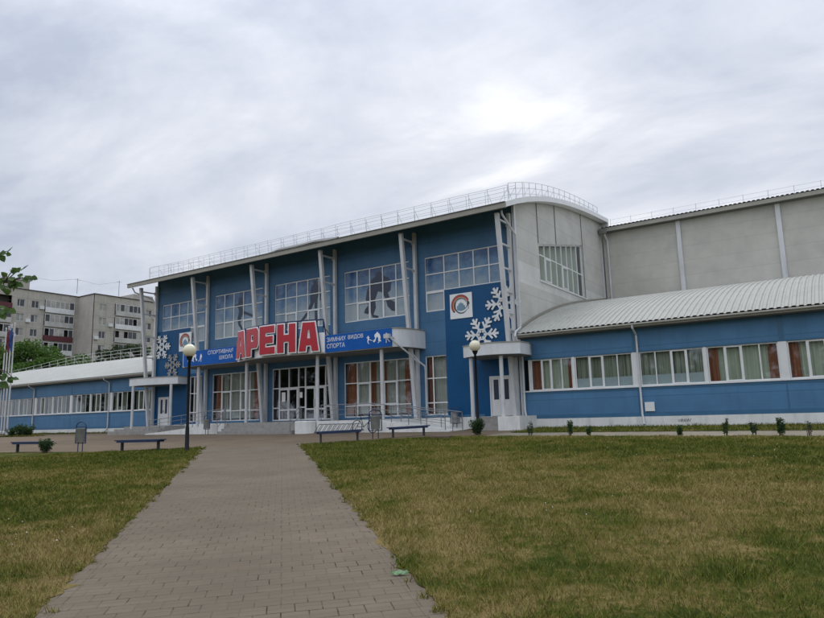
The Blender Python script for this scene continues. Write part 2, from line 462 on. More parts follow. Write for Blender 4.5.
# flush kerb stones along both path edges
M['kerb'] = plain('kerb_stone', (0.118, 0.096, 0.068), 0.9, var=0.18, scale=5, dirt=0.4)
for nm, fn, off, xs_ in (('path_kerb', pl, 1, (5.5, -22.9)), ('path_kerb', pr, -1, (7.0, -19.0))):
    d = Vector((xs_[1]-xs_[0], fn(xs_[1])-fn(xs_[0]))).normalized(); nrm = Vector((d.y, -d.x))*(1 if off == 1 else -1)
    # nrm points into the path
    a = Vector((xs_[0], fn(xs_[0]))); L = (Vector((xs_[1], fn(xs_[1])))-a).length
    mb = MB(); t = 0.0
    while t < L:
        p = a+d*t; q = a+d*min(L, t+0.985); w = 0.085
        i0 = nrm*0.05; i1 = nrm*(0.05+w)
        zz = 0.0055+random.uniform(0, 0.001)
        c4 = [p+i0, q+i0, q+i1, p+i1]
        mb.add([(c.x, c.y, gz(c.x, c.y)+zz) for c in c4]+[(c.x, c.y, gz(c.x, c.y)-0.05) for c in c4],
               [(0, 1, 2, 3), (0, 4, 5, 1), (1, 5, 6, 2), (2, 6, 7, 3), (3, 7, 4, 0)])
        t += 1.0
    tag(mb.build(nm, 'paver_path'), kind='structure')

# ------------------------------------------------------------ camera frame (shared by the grass density)
CF = Vector((-0.5429305211552056, 0.8238282961686049, 0.16289072297116947))
CR = Vector((0.8323683783278006, 0.5536291754237198, -0.02564408079069053))
CD = Vector((-0.11130737602730675, 0.12166213277591953, -0.9863107996419435))

# ------------------------------------------------------------ grass blades: one mesh, thick near, thinner far
def in_poly(P, poly):
    x, y = P[:, 0], P[:, 1]; ins = np.zeros(len(P), bool); n = len(poly)
    for i in range(n):
        x0, y0 = poly[i]; x1, y1 = poly[(i+1) % n]
        cond = ((y0 > y) != (y1 > y))
        with np.errstate(divide='ignore', invalid='ignore'):
            xi = x0+(y-y0)/(y1-y0+1e-12)*(x1-x0)
        ins ^= cond & (x < xi)
    return ins
def grass(name, polys, count, dmin, dmax, hgt, wid, label=None):
    """blades over the lawns, sampled evenly in view distance"""
    P = []
    got = 0
    while got < count:
        d = dmin+(dmax-dmin)*rng.random(count*2)**0.9
        a = rng.uniform(R(-43), R(58), count*2)
        fx, fy = CF.x/math.hypot(CF.x, CF.y), CF.y/math.hypot(CF.x, CF.y)
        X = d*(fx*np.cos(a)+fy*np.sin(a)); Y = d*(fy*np.cos(a)-fx*np.sin(a))
        Q = np.stack([X, Y], 1)
        k = np.zeros(len(Q), bool)
        for p in polys: k |= in_poly(Q, p)
        Q = Q[k]; P.append(Q); got += len(Q)
    P = np.concatenate(P)[:count]; n = len(P)
    # clump the blades a little
    P += rng.normal(0, 0.012, P.shape)
    d = np.hypot(P[:, 0], P[:, 1])
    s = np.maximum(1.0, d/7.0)
    # clumpy height from smooth pseudo-noise
    nz = np.sin(P[:, 0]*2.1+1.3)*np.sin(P[:, 1]*2.7)+0.7*np.sin(P[:, 0]*5.3+P[:, 1]*3.9)+0.5*np.sin(P[:, 0]*11.1-P[:, 1]*9.7)
    h = hgt*(0.55+0.9*rng.random(n))*(1.0+0.28*nz)
    w = wid*(0.7+0.6*rng.random(n))*s
    ang = rng.uniform(0, 2*math.pi, n); lean = rng.normal(0, 0.55, (n, 2))*h[:, None]
    z0 = -1.6+0.0298*np.minimum(P[:, 1], 33)-0.0016*np.clip(P[:, 0], -80, 30)+0.012
    dx = np.cos(ang)*w/2; dy = np.sin(ang)*w/2
    V = np.empty((n, 3, 3))
    V[:, 0] = np.stack([P[:, 0]-dx, P[:, 1]-dy, z0], 1)
    V[:, 1] = np.stack([P[:, 0]+dx, P[:, 1]+dy, z0], 1)
    V[:, 2] = np.stack([P[:, 0]+lean[:, 0], P[:, 1]+lean[:, 1], z0+h], 1)
    me = bpy.data.meshes.new(name)
    me.vertices.add(n*3); me.vertices.foreach_set('co', V.reshape(-1))
    me.loops.add(n*3); me.loops.foreach_set('vertex_index', np.arange(n*3, dtype=np.int32))
    me.polygons.add(n); me.polygons.foreach_set('loop_start', np.arange(0, n*3, 3, dtype=np.int32))
    me.polygons.foreach_set('loop_total', np.full(n, 3, np.int32))
    me.update(); me.materials.append(M['blade'])
    o = bpy.data.objects.new(name, me); COL.objects.link(o)
    return tag(o, kind='stuff')
tag(grass('grass', [LAWN_L, LAWN_R], 520000, 2.6, 31.0, 0.050, 0.0064), 'short patchy green and straw coloured grass of the lawns beside the path', 'grass')
tag(grass('grass', [STRIP_R, STRIP_L, BED], 22000, 27.0, 80.0, 0.09, 0.006), 'grass strip growing along the foot of the blue wings', 'grass')
# tufts that grow over the path edges
def tufts():
    mb = MB()
    for fn, x0, x1 in ((pl, 0.0, -23.4), (pr, 0.5, -19.1)):
        for i in range(210):
            x = random.uniform(x0, x1)
            if math.sin(x*1.7+fn(1.0))+math.sin(x*4.1) < random.uniform(-1.6, 0.6): continue
            y = fn(x)
            if math.hypot(x, y) < 3: continue
            cx, cy = x+random.gauss(0, 0.05), y+random.gauss(0, 0.05)
            for k in range(random.choice((6, 12, 26))):
                a = random.uniform(0, 6.28); r = random.uniform(0, 0.06); px, py = cx+r*math.cos(a), cy+r*math.sin(a)
                h = random.uniform(0.02, 0.075); w = random.uniform(0.003, 0.006)*max(1, math.hypot(x, y)/8)
                z = gz(px, py)+0.004; b_ = random.uniform(0, 3.1)
                mb.add([(px-w*math.cos(b_), py-w*math.sin(b_), z), (px+w*math.cos(b_), py+w*math.sin(b_), z),
                        (px+random.gauss(0, 0.03), py+random.gauss(0, 0.03), z+h)], [(0, 1, 2)])
    return mb
tag(tufts().build('grass', 'blade'), 'loose grass tufts creeping over the path kerbs', 'grass', kind='stuff')
# white clover heads
M['petal'] = plain('white_clover', (0.72, 0.72, 0.68), 0.7)
mb = MB()
for cx, cy, s, n in ((-9.4, 4.6, 0.55, 12), (-10.6, 5.6, 0.8, 6), (-3.2, 16.0, 1.3, 8), (-1.6, 15.0, 1.0, 6), (-2.2, 19.0, 1.6, 5), (-3.6, 9.2, 0.7, 8), (-6.0, 17.0, 1.4, 10), (0.2, 11.0, 0.8, 9)):
    for i in range(n):
        x, y = random.gauss(cx, s), random.gauss(cy, s)
        if pl(x) < y < pr(x) or (x < -3 and abs(y-pl(x)) < 0.3): continue
        r = random.uniform(0.005, 0.009)*max(1, math.hypot(x, y)/16)
        mb.lathe((x, y, gz(x, y)+0.045), [(r*0.3, -r), (r, -r*0.3), (r, r*0.4), (r*0.4, r)], 6)
tag(mb.build('clover_flowers', 'petal'), 'tiny white clover flowers scattered in the lawn', 'flowers', kind='stuff')
# ------------------------------------------------------------ main sports hall
YW = 31.3                                   # face of the front wall
XL, XR = -44.3, -14.0                       # corners
GR = [-14.25-6*k for k in range(6)]         # column grid
hall = thing('sports_hall', 'tall blue fronted sports hall with curved white roof and leaning white columns', 'building', (-29.15, 31.3, gz(-29.15, 31.3)))
def front(a, z, d): return (a, YW+d, z)
UP = [5.88, 7.02, 8.05, 9.06]
LO = [0.12, 0.80, 2.15, 3.40]
def even(a, b, n): return [a+(b-a)*i/n for i in range(n+1)]
uwin = {0: [-19.7, -18.44, -17.48, -16.56, -15.62, -14.9]}
for k in (1, 2, 3): uwin[k] = even(-25.62-6*(k-1), -20.78-6*(k-1), 5)
uwin[4] = even(-43.66, -38.7, 5)
holes = []
for k in (1, 2, 3): holes.append((uwin[k][0], uwin[k][-1], UP[0], UP[3]))
holes += [(uwin[0][0], uwin[0][-1], UP[1], UP[3]), (uwin[0][0], uwin[0][1], UP[0], UP[1])]
holes += [(uwin[4][0], uwin[4][-1], UP[1], UP[3]), (uwin[4][3]+0.35, uwin[4][-1], UP[0], UP[1])]
gw = {0: [-19.82, -19.36, -18.46], 1: even(-25.7, -20.85, 5), 3: even(-37.72, -33.0, 5), 4: [-40.2, -39.7, -38.82]}
for k in gw: holes.append((gw[k][0], gw[k][-1], LO[0], LO[3]))
ENT = (-31.8, -26.7); holes.append((ENT[0], ENT[1], 0.03, 3.42))
DR = (-15.86, -14.58, -0.02, 2.05); DL = (-43.75, -42.52, -0.06, 2.02)
holes += [DR, DL]
# deep blue corner panels right and left of the bays, light blue between
mbl = MB(); mbd = MB(); mbe = MB()
deepR = [h for h in holes]
wall_grid(mbl, -38.3, -20.2, 0.0, 11.1, [h for h in holes if -38.3 < h[0] and h[1] < -20.2], front, 0.22)
wall_grid(mbl, -20.2, -18.44, 0.0, 11.1, [h for h in holes if h[0] >= -20.2 and h[1] <= -18.4]+[(-19.7, -18.44, UP[1], UP[3])], front, 0.22)
wall_grid(mbl, -18.44, XR-0.12, 7.02, 11.1, [(-18.44, uwin[0][-1], UP[1], UP[3])], front, 0.22)
wall_grid(mbd, -18.44, XR-0.12, -0.02, 7.02, [DR], front, 0.22)
wall_grid(mbl, XL+0.12, -40.6, 7.02, 11.1, [(uwin[4][0], -40.6, UP[1], UP[3])], front, 0.22)
wall_grid(mbl, -40.6, -38.3, 7.02, 11.1, [(-40.6, uwin[4][-1], UP[1], UP[3])], front, 0.22)
e4 = uwin[4][3]+0.35
wall_grid(mbl, e4, -38.3, 3.6, 7.02, [(e4, uwin[4][-1], UP[0], UP[1])], front, 0.22)
wall_grid(mbe, XL+0.12, e4, 3.6, 7.02, [], front, 0.22)
wall_grid(mbe, XL+0.12, -38.3, -0.06, 3.6, [DL, (gw[4][0], gw[4][-1], LO[0], LO[3])], front, 0.22)
mbl.build('wall', 'blue', hall)
mbd.build('corner_wall_panel', 'deep_blue', hall); mbe.build('corner_wall_panel', 'deep_blue', hall)
# plinth, corner trims
mb = MB()
mb.box(-40.6, XR-0.05, YW-0.05, YW+0.3, gz(-29, 31.3)-0.3, -0.02)
mb.box(XL+0.05, -40.6, YW-0.05, YW+0.3, gz(-42, 31.3)-0.3, -0.06)
mb.build('plinth', 'plaster', hall)
mb = MB(); mb.box(-20.1, -16.2, YW-0.03, YW-0.003, 0.0, 0.11); mb.build('base_trim', 'blue_trim', hall)
mb = MB(); mb.box(XR-0.12, XR+0.03, YW-0.03, YW+0.14, -0.7, 11.1); mb.build('corner_trim', 'canopy', hall)
mb = MB(); mb.box(XL-0.03, XL+0.12, YW-0.03, YW+0.14, -0.6, 11.0); mb.build('corner_trim', 'blue_trim', hall)

# ---- roof: shallow barrel, profile measured on the end wall
PR = [(29.25, 10.58), (30.2, 10.93), (32.3, 11.63), (35.4, 12.47), (38.7, 13.05), (42.1, 13.45), (45.4, 13.78), (46.6, 13.84)]
def prof(PRF, t):
    """smooth point on a profile polyline, t in 0..1 by Y"""
    y = PRF[0][0]+(PRF[-1][0]-PRF[0][0])*t
    for (y0, z0), (y1, z1) in zip(PRF, PRF[1:]):
        if y <= y1+1e-9:
            return y, z0+(z1-z0)*(y-y0)/(y1-y0)
    return PRF[-1]
def smoothprof(PRF, n):
    ys_ = np.array([p[0] for p in PRF]); zs_ = np.array([p[1] for p in PRF])
    co = np.polyfit(ys_, zs_, 3)
    yy = np.linspace(ys_[0], ys_[-1], n); return [(float(y), float(np.polyval(co, y))) for y in yy]
def corrugated(PRF, x0, x1, pitch=0.25, amp=0.035, n=14):
    pts = smoothprof(PRF, n); w = []
    x = x0
    while x < x1:
        for dx, a in ((0, 0), (0.30, 0), (0.42, 1), (0.88, 1)):
            xx = x+dx*pitch
            if xx <= x1: w.append((xx, a*amp))
        x += pitch
    mb = MB(); base = [(xx, y, z+a) for y, z in pts for xx, a in w]; m_ = len(w)
    f = [(j*m_+i, j*m_+i+1, (j+1)*m_+i+1, (j+1)*m_+i) for j in range(len(pts)-1) for i in range(m_-1)]
    mb.add(base, f); return mb, pts
mb, PS = corrugated(PR, -45.1, -13.5)
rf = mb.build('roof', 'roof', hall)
# eave board, soffit and gable fascias
mb = MB(); mb.box(-45.12, -13.48, 29.17, 29.30, 10.30, 10.56); mb.build('eave_fascia', 'gutter', hall)
mb = MB(); mb.box(-45.12, -13.48, 29.12, 29.40, 10.565, 10.60); mb.build('eave_edge', 'roof_dark', hall)
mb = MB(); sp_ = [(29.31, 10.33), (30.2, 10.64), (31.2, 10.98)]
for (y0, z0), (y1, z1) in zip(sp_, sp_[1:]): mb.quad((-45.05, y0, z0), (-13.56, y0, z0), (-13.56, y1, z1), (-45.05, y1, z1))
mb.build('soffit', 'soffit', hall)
def fascia(x0, x1, pts, drop0, drop1, mat, par=None, name='gable_fascia', parent=hall):
    mb = MB()
    for (y0, z0), (y1, z1) in zip(pts, pts[1:]):
        a = [(x, y, z) for x in (x0, x1) for (y, z) in ((y0, z0-drop0), (y0, z0+drop1), (y1, z1+drop1), (y1, z1-drop0))]
        mb.add(a, [(0, 1, 2, 3), (4, 7, 6, 5), (1, 5, 6, 2), (0, 3, 7, 4)])
    mb.add([(x, pts[-1][0], pts[-1][1]+dz) for x in (x0, x1) for dz in (-drop0, drop1)], [(0, 1, 3, 2)])
    mb.add([(x, pts[0][0], pts[0][1]+dz) for x in (x0, x1) for dz in (-drop0, drop1)], [(0, 1, 3, 2)])
    return mb.build(name, mat, parent)
fascia(-13.95, -13.46, PS, 0.24, 0.06, 'white')
fascia(-45.14, -44.32, PS, 0.24, 0.06, 'white')
mb = MB(); mb.box(-45.12, -13.48, 46.55, 46.75, 13.3, 13.92); mb.build('rear_fascia', 'white', hall)

# ---- end wall facing right (in three shades of panel) and its trapezoid window
def rz(y):
    for (y0, z0), (y1, z1) in zip(PS, PS[1:]):
        if y0 <= y <= y1: return z0+(z1-z0)*(y-y0)/(y1-y0)
    return PS[-1][1]
EW = (34.5, 41.95)
def wtop(y): return 9.56+(11.06-9.56)*(y-34.5)/(41.95-34.5)
YC = [YW+0.14, 32.8, EW[0]]+[EW[0]+(EW[1]-EW[0])*i/8 for i in range(1, 9)]+[43.5, 45.0, 46.5]
bands = [(-0.7, 6.95, 'white_panel'), (6.95, 8.1, 'pale_panel'), (8.1, 30, 'white_panel')]
def endwall(x, mat_pick):
    mb = MB()
    for y0, y1 in zip(YC, YC[1:]):
        inwin = y0 >= EW[0]-0.01 and y1 <= EW[1]+0.01
        for b0, b1, mt in bands:
            if mt != mat_pick and mat_pick: continue
            t0, t1 = min(b1, rz(y0)-0.2), min(b1, rz(y1)-0.2)
            if inwin and x > -20:
                lo = min(b1, 7.48)
                if lo > b0: mb.quad((x, y0, b0), (x, y1, b0), (x, y1, lo), (x, y0, lo))
                if b1 > 12: mb.quad((x, y0, wtop(y0)), (x, y1, wtop(y1)), (x, y1, t1), (x, y0, t0))
            else:
                mb.quad((x, y0, b0), (x, y1, b0), (x, y1, t1), (x, y0, t0))
    return mb
w_ = MB()
mbA = MB()
for y0, y1 in zip(YC, YC[1:]):
    inwin = y0 >= EW[0]-0.01 and y1 <= EW[1]+0.01
    t0, t1 = rz(y0)-0.2, rz(y1)-0.2
    if inwin:
        mbA.quad((XR, y0, -0.7), (XR, y1, -0.7), (XR, y1, 6.95), (XR, y0, 6.95))
        w_.quad((XR, y0, 6.95), (XR, y1, 6.95), (XR, y1, 7.48), (XR, y0, 7.48))
        mbA.quad((XR, y0, wtop(y0)), (XR, y1, wtop(y1)), (XR, y1, t1), (XR, y0, t0))
    else:
        mbA.quad((XR, y0, -0.7), (XR, y1, -0.7), (XR, y1, 6.95), (XR, y0, 6.95))
        w_.quad((XR, y0, 6.95), (XR, y1, 6.95), (XR, y1, 8.1), (XR, y0, 8.1))
        mbA.quad((XR, y0, 8.1), (XR, y1, 8.1), (XR, y1, t1), (XR, y0, t0))
    mbA.quad((XL, y0, -0.7), (XL, y1, -0.7), (XL, y1, t1), (XL, y0, t0))
mbA.quad((XL, 46.5, -0.7), (XR, 46.5, -0.7), (XR, 46.5, 13.6), (XL, 46.5, 13.6))
# window reveals
for (p, q) in (((34.5, 7.48), (41.95, 7.48)), ((41.95, 7.48), (41.95, 11.06)), ((41.95, 11.06), (34.5, 9.56)), ((34.5, 9.56), (34.5, 7.48))):
    mbA.quad((XR, *p), (XR, *q), (XR-0.2, *q), (XR-0.2, *p))
mbA.build('end_wall', 'white_panel', hall)
w_.build('pale_wall_band', 'pale_panel', hall, )
mb = MB()
for y, z0 in ((34.45, 9.62), (37.25, 10.15), (42.05, 7.4)):
    mb = MB(); mb.box(XR+0.002, XR+0.03, y-0.035, y+0.035, z0, rz(y)-0.25); mb.build('joint_cover', 'roof_dark', hall)
mb = MB(); mb.box(XR+0.002, XR+0.03, 46.2, 46.5, 6.5, 13.4); mb.build('end_trim', 'canopy', hall)
win = MB()
ys_ = even(34.56, 41.89, 8)
for i, y in enumerate(ys_):
    win.box(XR-0.14, XR-0.06, y-0.035, y+0.035, 7.5, wtop(y)-0.02)
win.beam((XR-0.1, 34.5, 7.52), (XR-0.1, 41.95, 7.52), 0.08)
win.beam((XR-0.1, 34.5, 9.52), (XR-0.1, 41.95, 11.02), 0.08)
win.beam((XR-0.1, 34.5, 9.02), (XR-0.1, 41.95, 9.02), 0.07)
for i in (1, 4):
    for y in (ys_[i]+0.07, ys_[i+1]-0.07): win.box(XR-0.13, XR-0.03, y-0.035, y+0.035, 7.6, 8.95)
    for z in (7.6, 8.92): win.box(XR-0.13, XR-0.03, ys_[i]+0.105, ys_[i+1]-0.105, z-0.035, z+0.035)
wo = win.build('window', 'white', hall)
mb = MB(); mb.add([(XR-0.1, 34.5, 7.48), (XR-0.1, 41.95, 7.48), (XR-0.1, 41.95, 11.06), (XR-0.1, 34.5, 9.56)], [(0, 1, 2, 3)]); mb.build('pane', 'glass', wo)
mb = MB()
for i in range(8):
    mb.box(XR-0.42, XR-0.4, ys_[i]+0.03, ys_[i+1]-random.uniform(0.04, 0.3), 7.3, wtop(ys_[i]))
mb.build('blind', 'blind', wo)
mb = MB(); mb.box(XR-1.6, XR-1.55, 33, 44, 6, 12); mb.build('room_back', 'room', wo)
mb = MB(); mb.box(XR+0.002, XR+0.06, 34.4, 42.1, 7.40, 7.478); mb.build('window_sill', 'white', wo)

# ---- glazing of the front
def grid_window(xs_, zs_, name='window', bar=0.06, sash=(), y=YW, skip=(), parent=hall, mat='white', deep=0.13):
    """outer frame, mullions and transoms butted so that no two faces coincide; sash = opened cells with a heavier frame"""
    mb = MB(); h = bar/2
    for x in xs_: mb.box(x-h, x+h, y+0.05, y+deep, zs_[0], zs_[-1])
    for a, b_ in zip(xs_, xs_[1:]):
        for j, z in enumerate(zs_):
            zz = z+h if j == 0 else (z-h if j == len(zs_)-1 else z)
            mb.box(a+h, b_-h, y+0.055, y+deep-0.005, zz-h, zz+h)
    for i, j in sash:
        a, b_, r_, t = xs_[i]+h, xs_[i+1]-h, zs_[j]+h, zs_[j+1]-h
        s = 0.055
        mb.box(a, a+s, y+0.04, y+deep-0.01, r_, t); mb.box(b_-s, b_, y+0.04, y+deep-0.01, r_, t)
        mb.box(a+s, b_-s, y+0.042, y+deep-0.012, r_, r_+s); mb.box(a+s, b_-s, y+0.042, y+deep-0.012, t-s, t)
    return mb.build(name, mat, parent)
def pane(parent, x0, x1, z0, z1, mat, y=YW, d=0.095):
    mb = MB(); mb.quad((x0, y+d, z0), (x1, y+d, z0), (x1, y+d, z1), (x0, y+d, z1)); return mb.build('pane', mat, parent)
FIG = {1: [(-23.2, 8.7), (-22.96, 8.78), (-22.76, 8.65), (-22.71, 8.46), (-22.28, 8.28), (-22.12, 7.97), (-22.18, 7.5), (-22.39, 7.39), (-22.17, 6.91), (-21.72, 6.69), (-21.78, 6.21), (-22.1, 6.26), (-22.41, 6.56), (-22.56, 7.07), (-22.82, 7.47), (-23.11, 7.55), (-23.33, 7.07), (-23.28, 6.59), (-23.47, 6.18), (-23.08, 6.05), (-23.14, 5.93), (-23.55, 6.02), (-23.66, 6.34), (-23.87, 6.25), (-24.17, 6.35), (-24.08, 6.58), (-23.83, 6.79), (-24.04, 7.16), (-23.94, 7.63), (-23.79, 8.0), (-23.54, 8.38), (-23.27, 8.47)],
       2: [(-28.27, 8.89), (-28.11, 8.95), (-27.95, 8.85), (-27.92, 8.66), (-27.71, 8.47), (-27.6, 8.0), (-27.66, 7.51), (-27.79, 7.61), (-27.84, 7.98), (-27.93, 7.63), (-27.95, 6.81), (-27.9, 6.15), (-28.14, 6.2), (-28.14, 6.84), (-28.17, 7.53), (-28.38, 7.17), (-28.68, 6.79), (-29.23, 6.28), (-29.39, 6.4), (-28.85, 6.91), (-28.52, 7.49), (-28.55, 8.01), (-28.44, 8.57), (-28.25, 8.68)],
       3: [(-35.21, 8.6), (-35.05, 8.67), (-34.89, 8.58), (-34.86, 8.41), (-34.59, 8.07), (-34.67, 7.97), (-34.91, 7.98), (-34.72, 7.66), (-34.21, 7.46), (-33.57, 7.2), (-33.63, 7.06), (-34.29, 7.3), (-34.78, 7.47), (-34.96, 7.26), (-35.04, 6.8), (-34.72, 6.36), (-34.87, 6.29), (-35.25, 6.73), (-35.33, 7.21), (-35.19, 7.63), (-35.28, 7.98), (-35.59, 8.04), (-35.7, 8.14), (-35.29, 8.24)]}
for k in (1, 2, 3):
    w = grid_window(uwin[k], UP, sash=((1, 0), (3, 0)))
    pane(w, uwin[k][0], uwin[k][-1], UP[0], UP[3], 'film')
    mb = MB(); mb.prism(FIG[k], lambda u, v, d: (u, YW+d, v), 0.086, 0.092)
    f_ = mb.build('figure_print', 'print', w)
    f_['label'] = {1: 'dark print of an ice hockey goalkeeper', 2: 'dark print of a standing skier', 3: 'dark print of a figure skater'}[k]
for k, xr_, low in ((0, uwin[0], (0, 1)), (4, uwin[4], (3, 5))):
    w = grid_window(xr_, UP[1:])
    pane(w, xr_[0], xr_[-1], UP[1], UP[3], 'film')
    lx = xr_[low[0]:low[1]+1] if k == 0 else [e4, uwin[4][4]+0.1, uwin[4][5]]
    w2 = grid_window(lx, UP[:2], sash=((len(lx)-2, 0),))
    pane(w2, lx[0], lx[-1], UP[0], UP[1], 'film')
def curtains(parent, x0, x1, z0, z1, spec, y=YW, d=0.3):
    """spec: (from, to, material) in metres from x0"""
    byname = {}
    for a, b_, mt in spec:
        mb = MB(); byname.setdefault(mt, []).append(mb); n = max(4, int((b_-a)/0.06)); row = []
        for i in range(n+1):
            x = x0+a+(b_-a)*i/n; row.append((x, y+d+0.025*math.sin(i*1.9)+(0.03 if 'blind' in mt else 0)))
        for (xa, ya), (xb, yb) in zip(row, row[1:]): mb.quad((xa, ya, z0), (xb, yb, z0), (xb, yb, z1), (xa, ya, z1))
    for mt, L_ in byname.items():
        for mb in L_: mb.build('curtain' if mt == 'orange' else 'blind', mt, parent)
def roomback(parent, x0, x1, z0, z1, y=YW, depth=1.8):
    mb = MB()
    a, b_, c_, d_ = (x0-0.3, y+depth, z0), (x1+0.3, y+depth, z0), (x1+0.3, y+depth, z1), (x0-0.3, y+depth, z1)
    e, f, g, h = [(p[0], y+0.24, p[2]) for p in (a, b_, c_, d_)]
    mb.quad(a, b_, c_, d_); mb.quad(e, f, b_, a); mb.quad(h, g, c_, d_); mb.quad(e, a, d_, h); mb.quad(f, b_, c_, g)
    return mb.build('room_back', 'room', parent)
specs = {1: [(0, 0.75, 'orange'), (0.72, 1.75, 'blind_white'), (1.72, 2.2, 'orange'), (2.15, 2.5, 'blind_white'), (2.45, 2.98, 'orange'), (2.95, 4.3, 'blind_white'), (4.28, 4.9, 'orange')],
         3: [(0.1, 0.85, 'orange'), (0.83, 1.4, 'blind_white'), (1.45, 2.9, 'blind_white'), (3.0, 3.9, 'blind_white'), (3.95, 4.7, 'orange')],
         0: [(0.05, 0.42, 'orange'), (0.42, 1.15, 'blind_white'), (1.15, 1.36, 'orange')],
         4: [(0.05, 0.3, 'blind_white'), (0.3, 0.75, 'orange'), (0.75, 1.35, 'blind_white')]}
for k in (0, 1, 3, 4):
    sash = ((1, 1), (3, 1)) if k in (1, 3) else ()
    w = grid_window(gw[k], LO, sash=sash)
    pane(w, gw[k][0], gw[k][-1], LO[0], LO[3], 'glass')
    curtains(w, gw[k][0], gw[k][-1], 0.3 if k in (1, 3) else 0.05, 3.5, specs[k])
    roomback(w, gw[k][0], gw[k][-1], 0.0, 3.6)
# main entrance: two double doors in a glazed screen
ex = [-31.8, -31.2, -29.5, -28.92, -27.22, -26.7]
scr = MB(); h = 0.035
for x in ex: scr.box(x-h, x+h, YW+0.04, YW+0.13, 0.03, 3.42)
for a, b_ in zip(ex, ex[1:]):
    dbl = b_-a > 1.2
    for z in ((2.12, 3.385) if dbl else (0.075, 0.85, 2.12, 3.385)): scr.box(a+h, b_-h, YW+0.045, YW+0.125, z-h, z+h)
    if dbl: scr.box((a+b_)/2-0.025, (a+b_)/2+0.025, YW+0.05, YW+0.12, 2.12+h, 3.385-h)
entr = scr.build('entrance_screen', 'white', hall)
pane(entr, ex[0], ex[-1], 0.03, 3.42, 'glass_dark', d=0.11)
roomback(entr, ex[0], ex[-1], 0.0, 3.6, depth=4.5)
for a, b_ in ((ex[1], ex[2]), (ex[3], ex[4])):
    mid = (a+b_)/2
    for p, q in ((a+h, mid-0.004), (mid+0.004, b_-h)):
        mb = MB(); s = 0.085
        mb.box(p, p+s, YW+0.0, YW+0.07, 0.04, 2.08); mb.box(q-s, q, YW+0.0, YW+0.07, 0.04, 2.08)
        for z in (0.09, 0.72, 2.035): mb.box(p+s, q-s, YW+0.002, YW+0.068, z-0.05, z+0.05)
        d_ = mb.build('door', 'white', hall)
        mb = MB(); mb.quad((p+s, YW+0.035, 0.1), (q-s, YW+0.035, 0.1), (q-s, YW+0.035, 2.0), (p+s, YW+0.035, 2.0)); mb.build('pane', 'glass_dark', d_)
        mb = MB(); hx = q-0.04 if p < mid-0.1 else p+0.04
        mb.tube([(hx, YW-0.06, 0.85), (hx, YW-0.06, 1.35)], 0.016, 6); mb.tube([(hx, YW-0.06, 0.9), (hx, YW, 0.9)], 0.012, 6); mb.tube([(hx, YW-0.06, 1.3), (hx, YW, 1.3)], 0.012, 6)
        mb.build('handle', 'galv', d_)
mb = MB(); mb.box(-30.95, -30.62, YW+0.02, YW+0.03, 1.25, 1.85); mb.build('notice_sheet', 'sign_white', hall)
mb = MB(); mb.box(-29.38, -29.14, YW+0.02, YW+0.03, 1.45, 1.8); mb.build('notice_sheet', 'sign_white', hall)
# white side doors in both corner panels
for (x0, x1, z0, z1) in (DR, DL):
    mb = MB(); mid = (x0+x1)/2; f = 0.06
    mb.box(x0, x0+f, YW-0.02, YW+0.2, z0, z1); mb.box(x1-f, x1, YW-0.02, YW+0.2, z0, z1); mb.box(x0+f, x1-f, YW-0.018, YW+0.2, z1-f, z1)
    fr = mb.build('door_frame', 'white', hall)
    for p, q in ((x0+f+0.004, mid-0.003), (mid+0.003, x1-f-0.004)):
        mb = MB()
        gx0, gx1, g0, g1 = p+0.14, q-0.14, z0+0.85, z1-0.18
        wall_grid(mb, p, q, z0+0.02, z1-f-0.004, [(gx0, gx1, g0, g1)], lambda a, z, d: (a, YW+0.02+d, z), 0.05)
        d_ = mb.build('door', 'white', hall)
        mb = MB(); mb.quad((gx0, YW+0.05, g0), (gx1, YW+0.05, g0), (gx1, YW+0.05, g1), (gx0, YW+0.05, g1)); mb.build('pane', 'print', d_)
        mb = MB(); hx = q-0.05 if p < mid-0.1 else p+0.05
        mb.box(hx-0.012, hx+0.012, YW-0.03, YW+0.018, z0+0.95, z0+1.12); mb.build('handle', 'galv', d_)

# ---- leaning columns: vertical wall post, inclined front post, braces
for k, x in enumerate(GR):
    bz = -0.02 if k not in (0, 5) else gz(x, 31)
    mb = MB(); mb.box(x-0.09, x+0.09, 31.06, 31.25, bz, 10.6); p_ = mb.build('wall_post', 'white_paint', hall)
    mb = MB(); mb.beam((x, 29.78, 10.28), (x, 30.9, bz), 0.21, 0.20, up=(1, 0, 0)); c_ = mb.build('leaning_column', 'white_paint', hall)
    mb = MB()
    zs_ = (10.0, 8.75, 7.5, 6.3, 5.2, 4.3) if k == 0 else ((10.0, 8.3, 6.6, 5.0) if k == 5 else (10.0, 8.35))
    for z in zs_:
        yf = 29.78+(10.28-z)/(10.28-bz)*(30.9-29.78)
        mb = MB(); mb.box(x-0.04, x+0.04, yf+0.07, 31.06, z-0.045, z+0.045)
        mb.box(x-0.12, x-0.092, 31.02, 31.22, z-0.13, z+0.13); mb.build('brace', 'white_paint', hall)

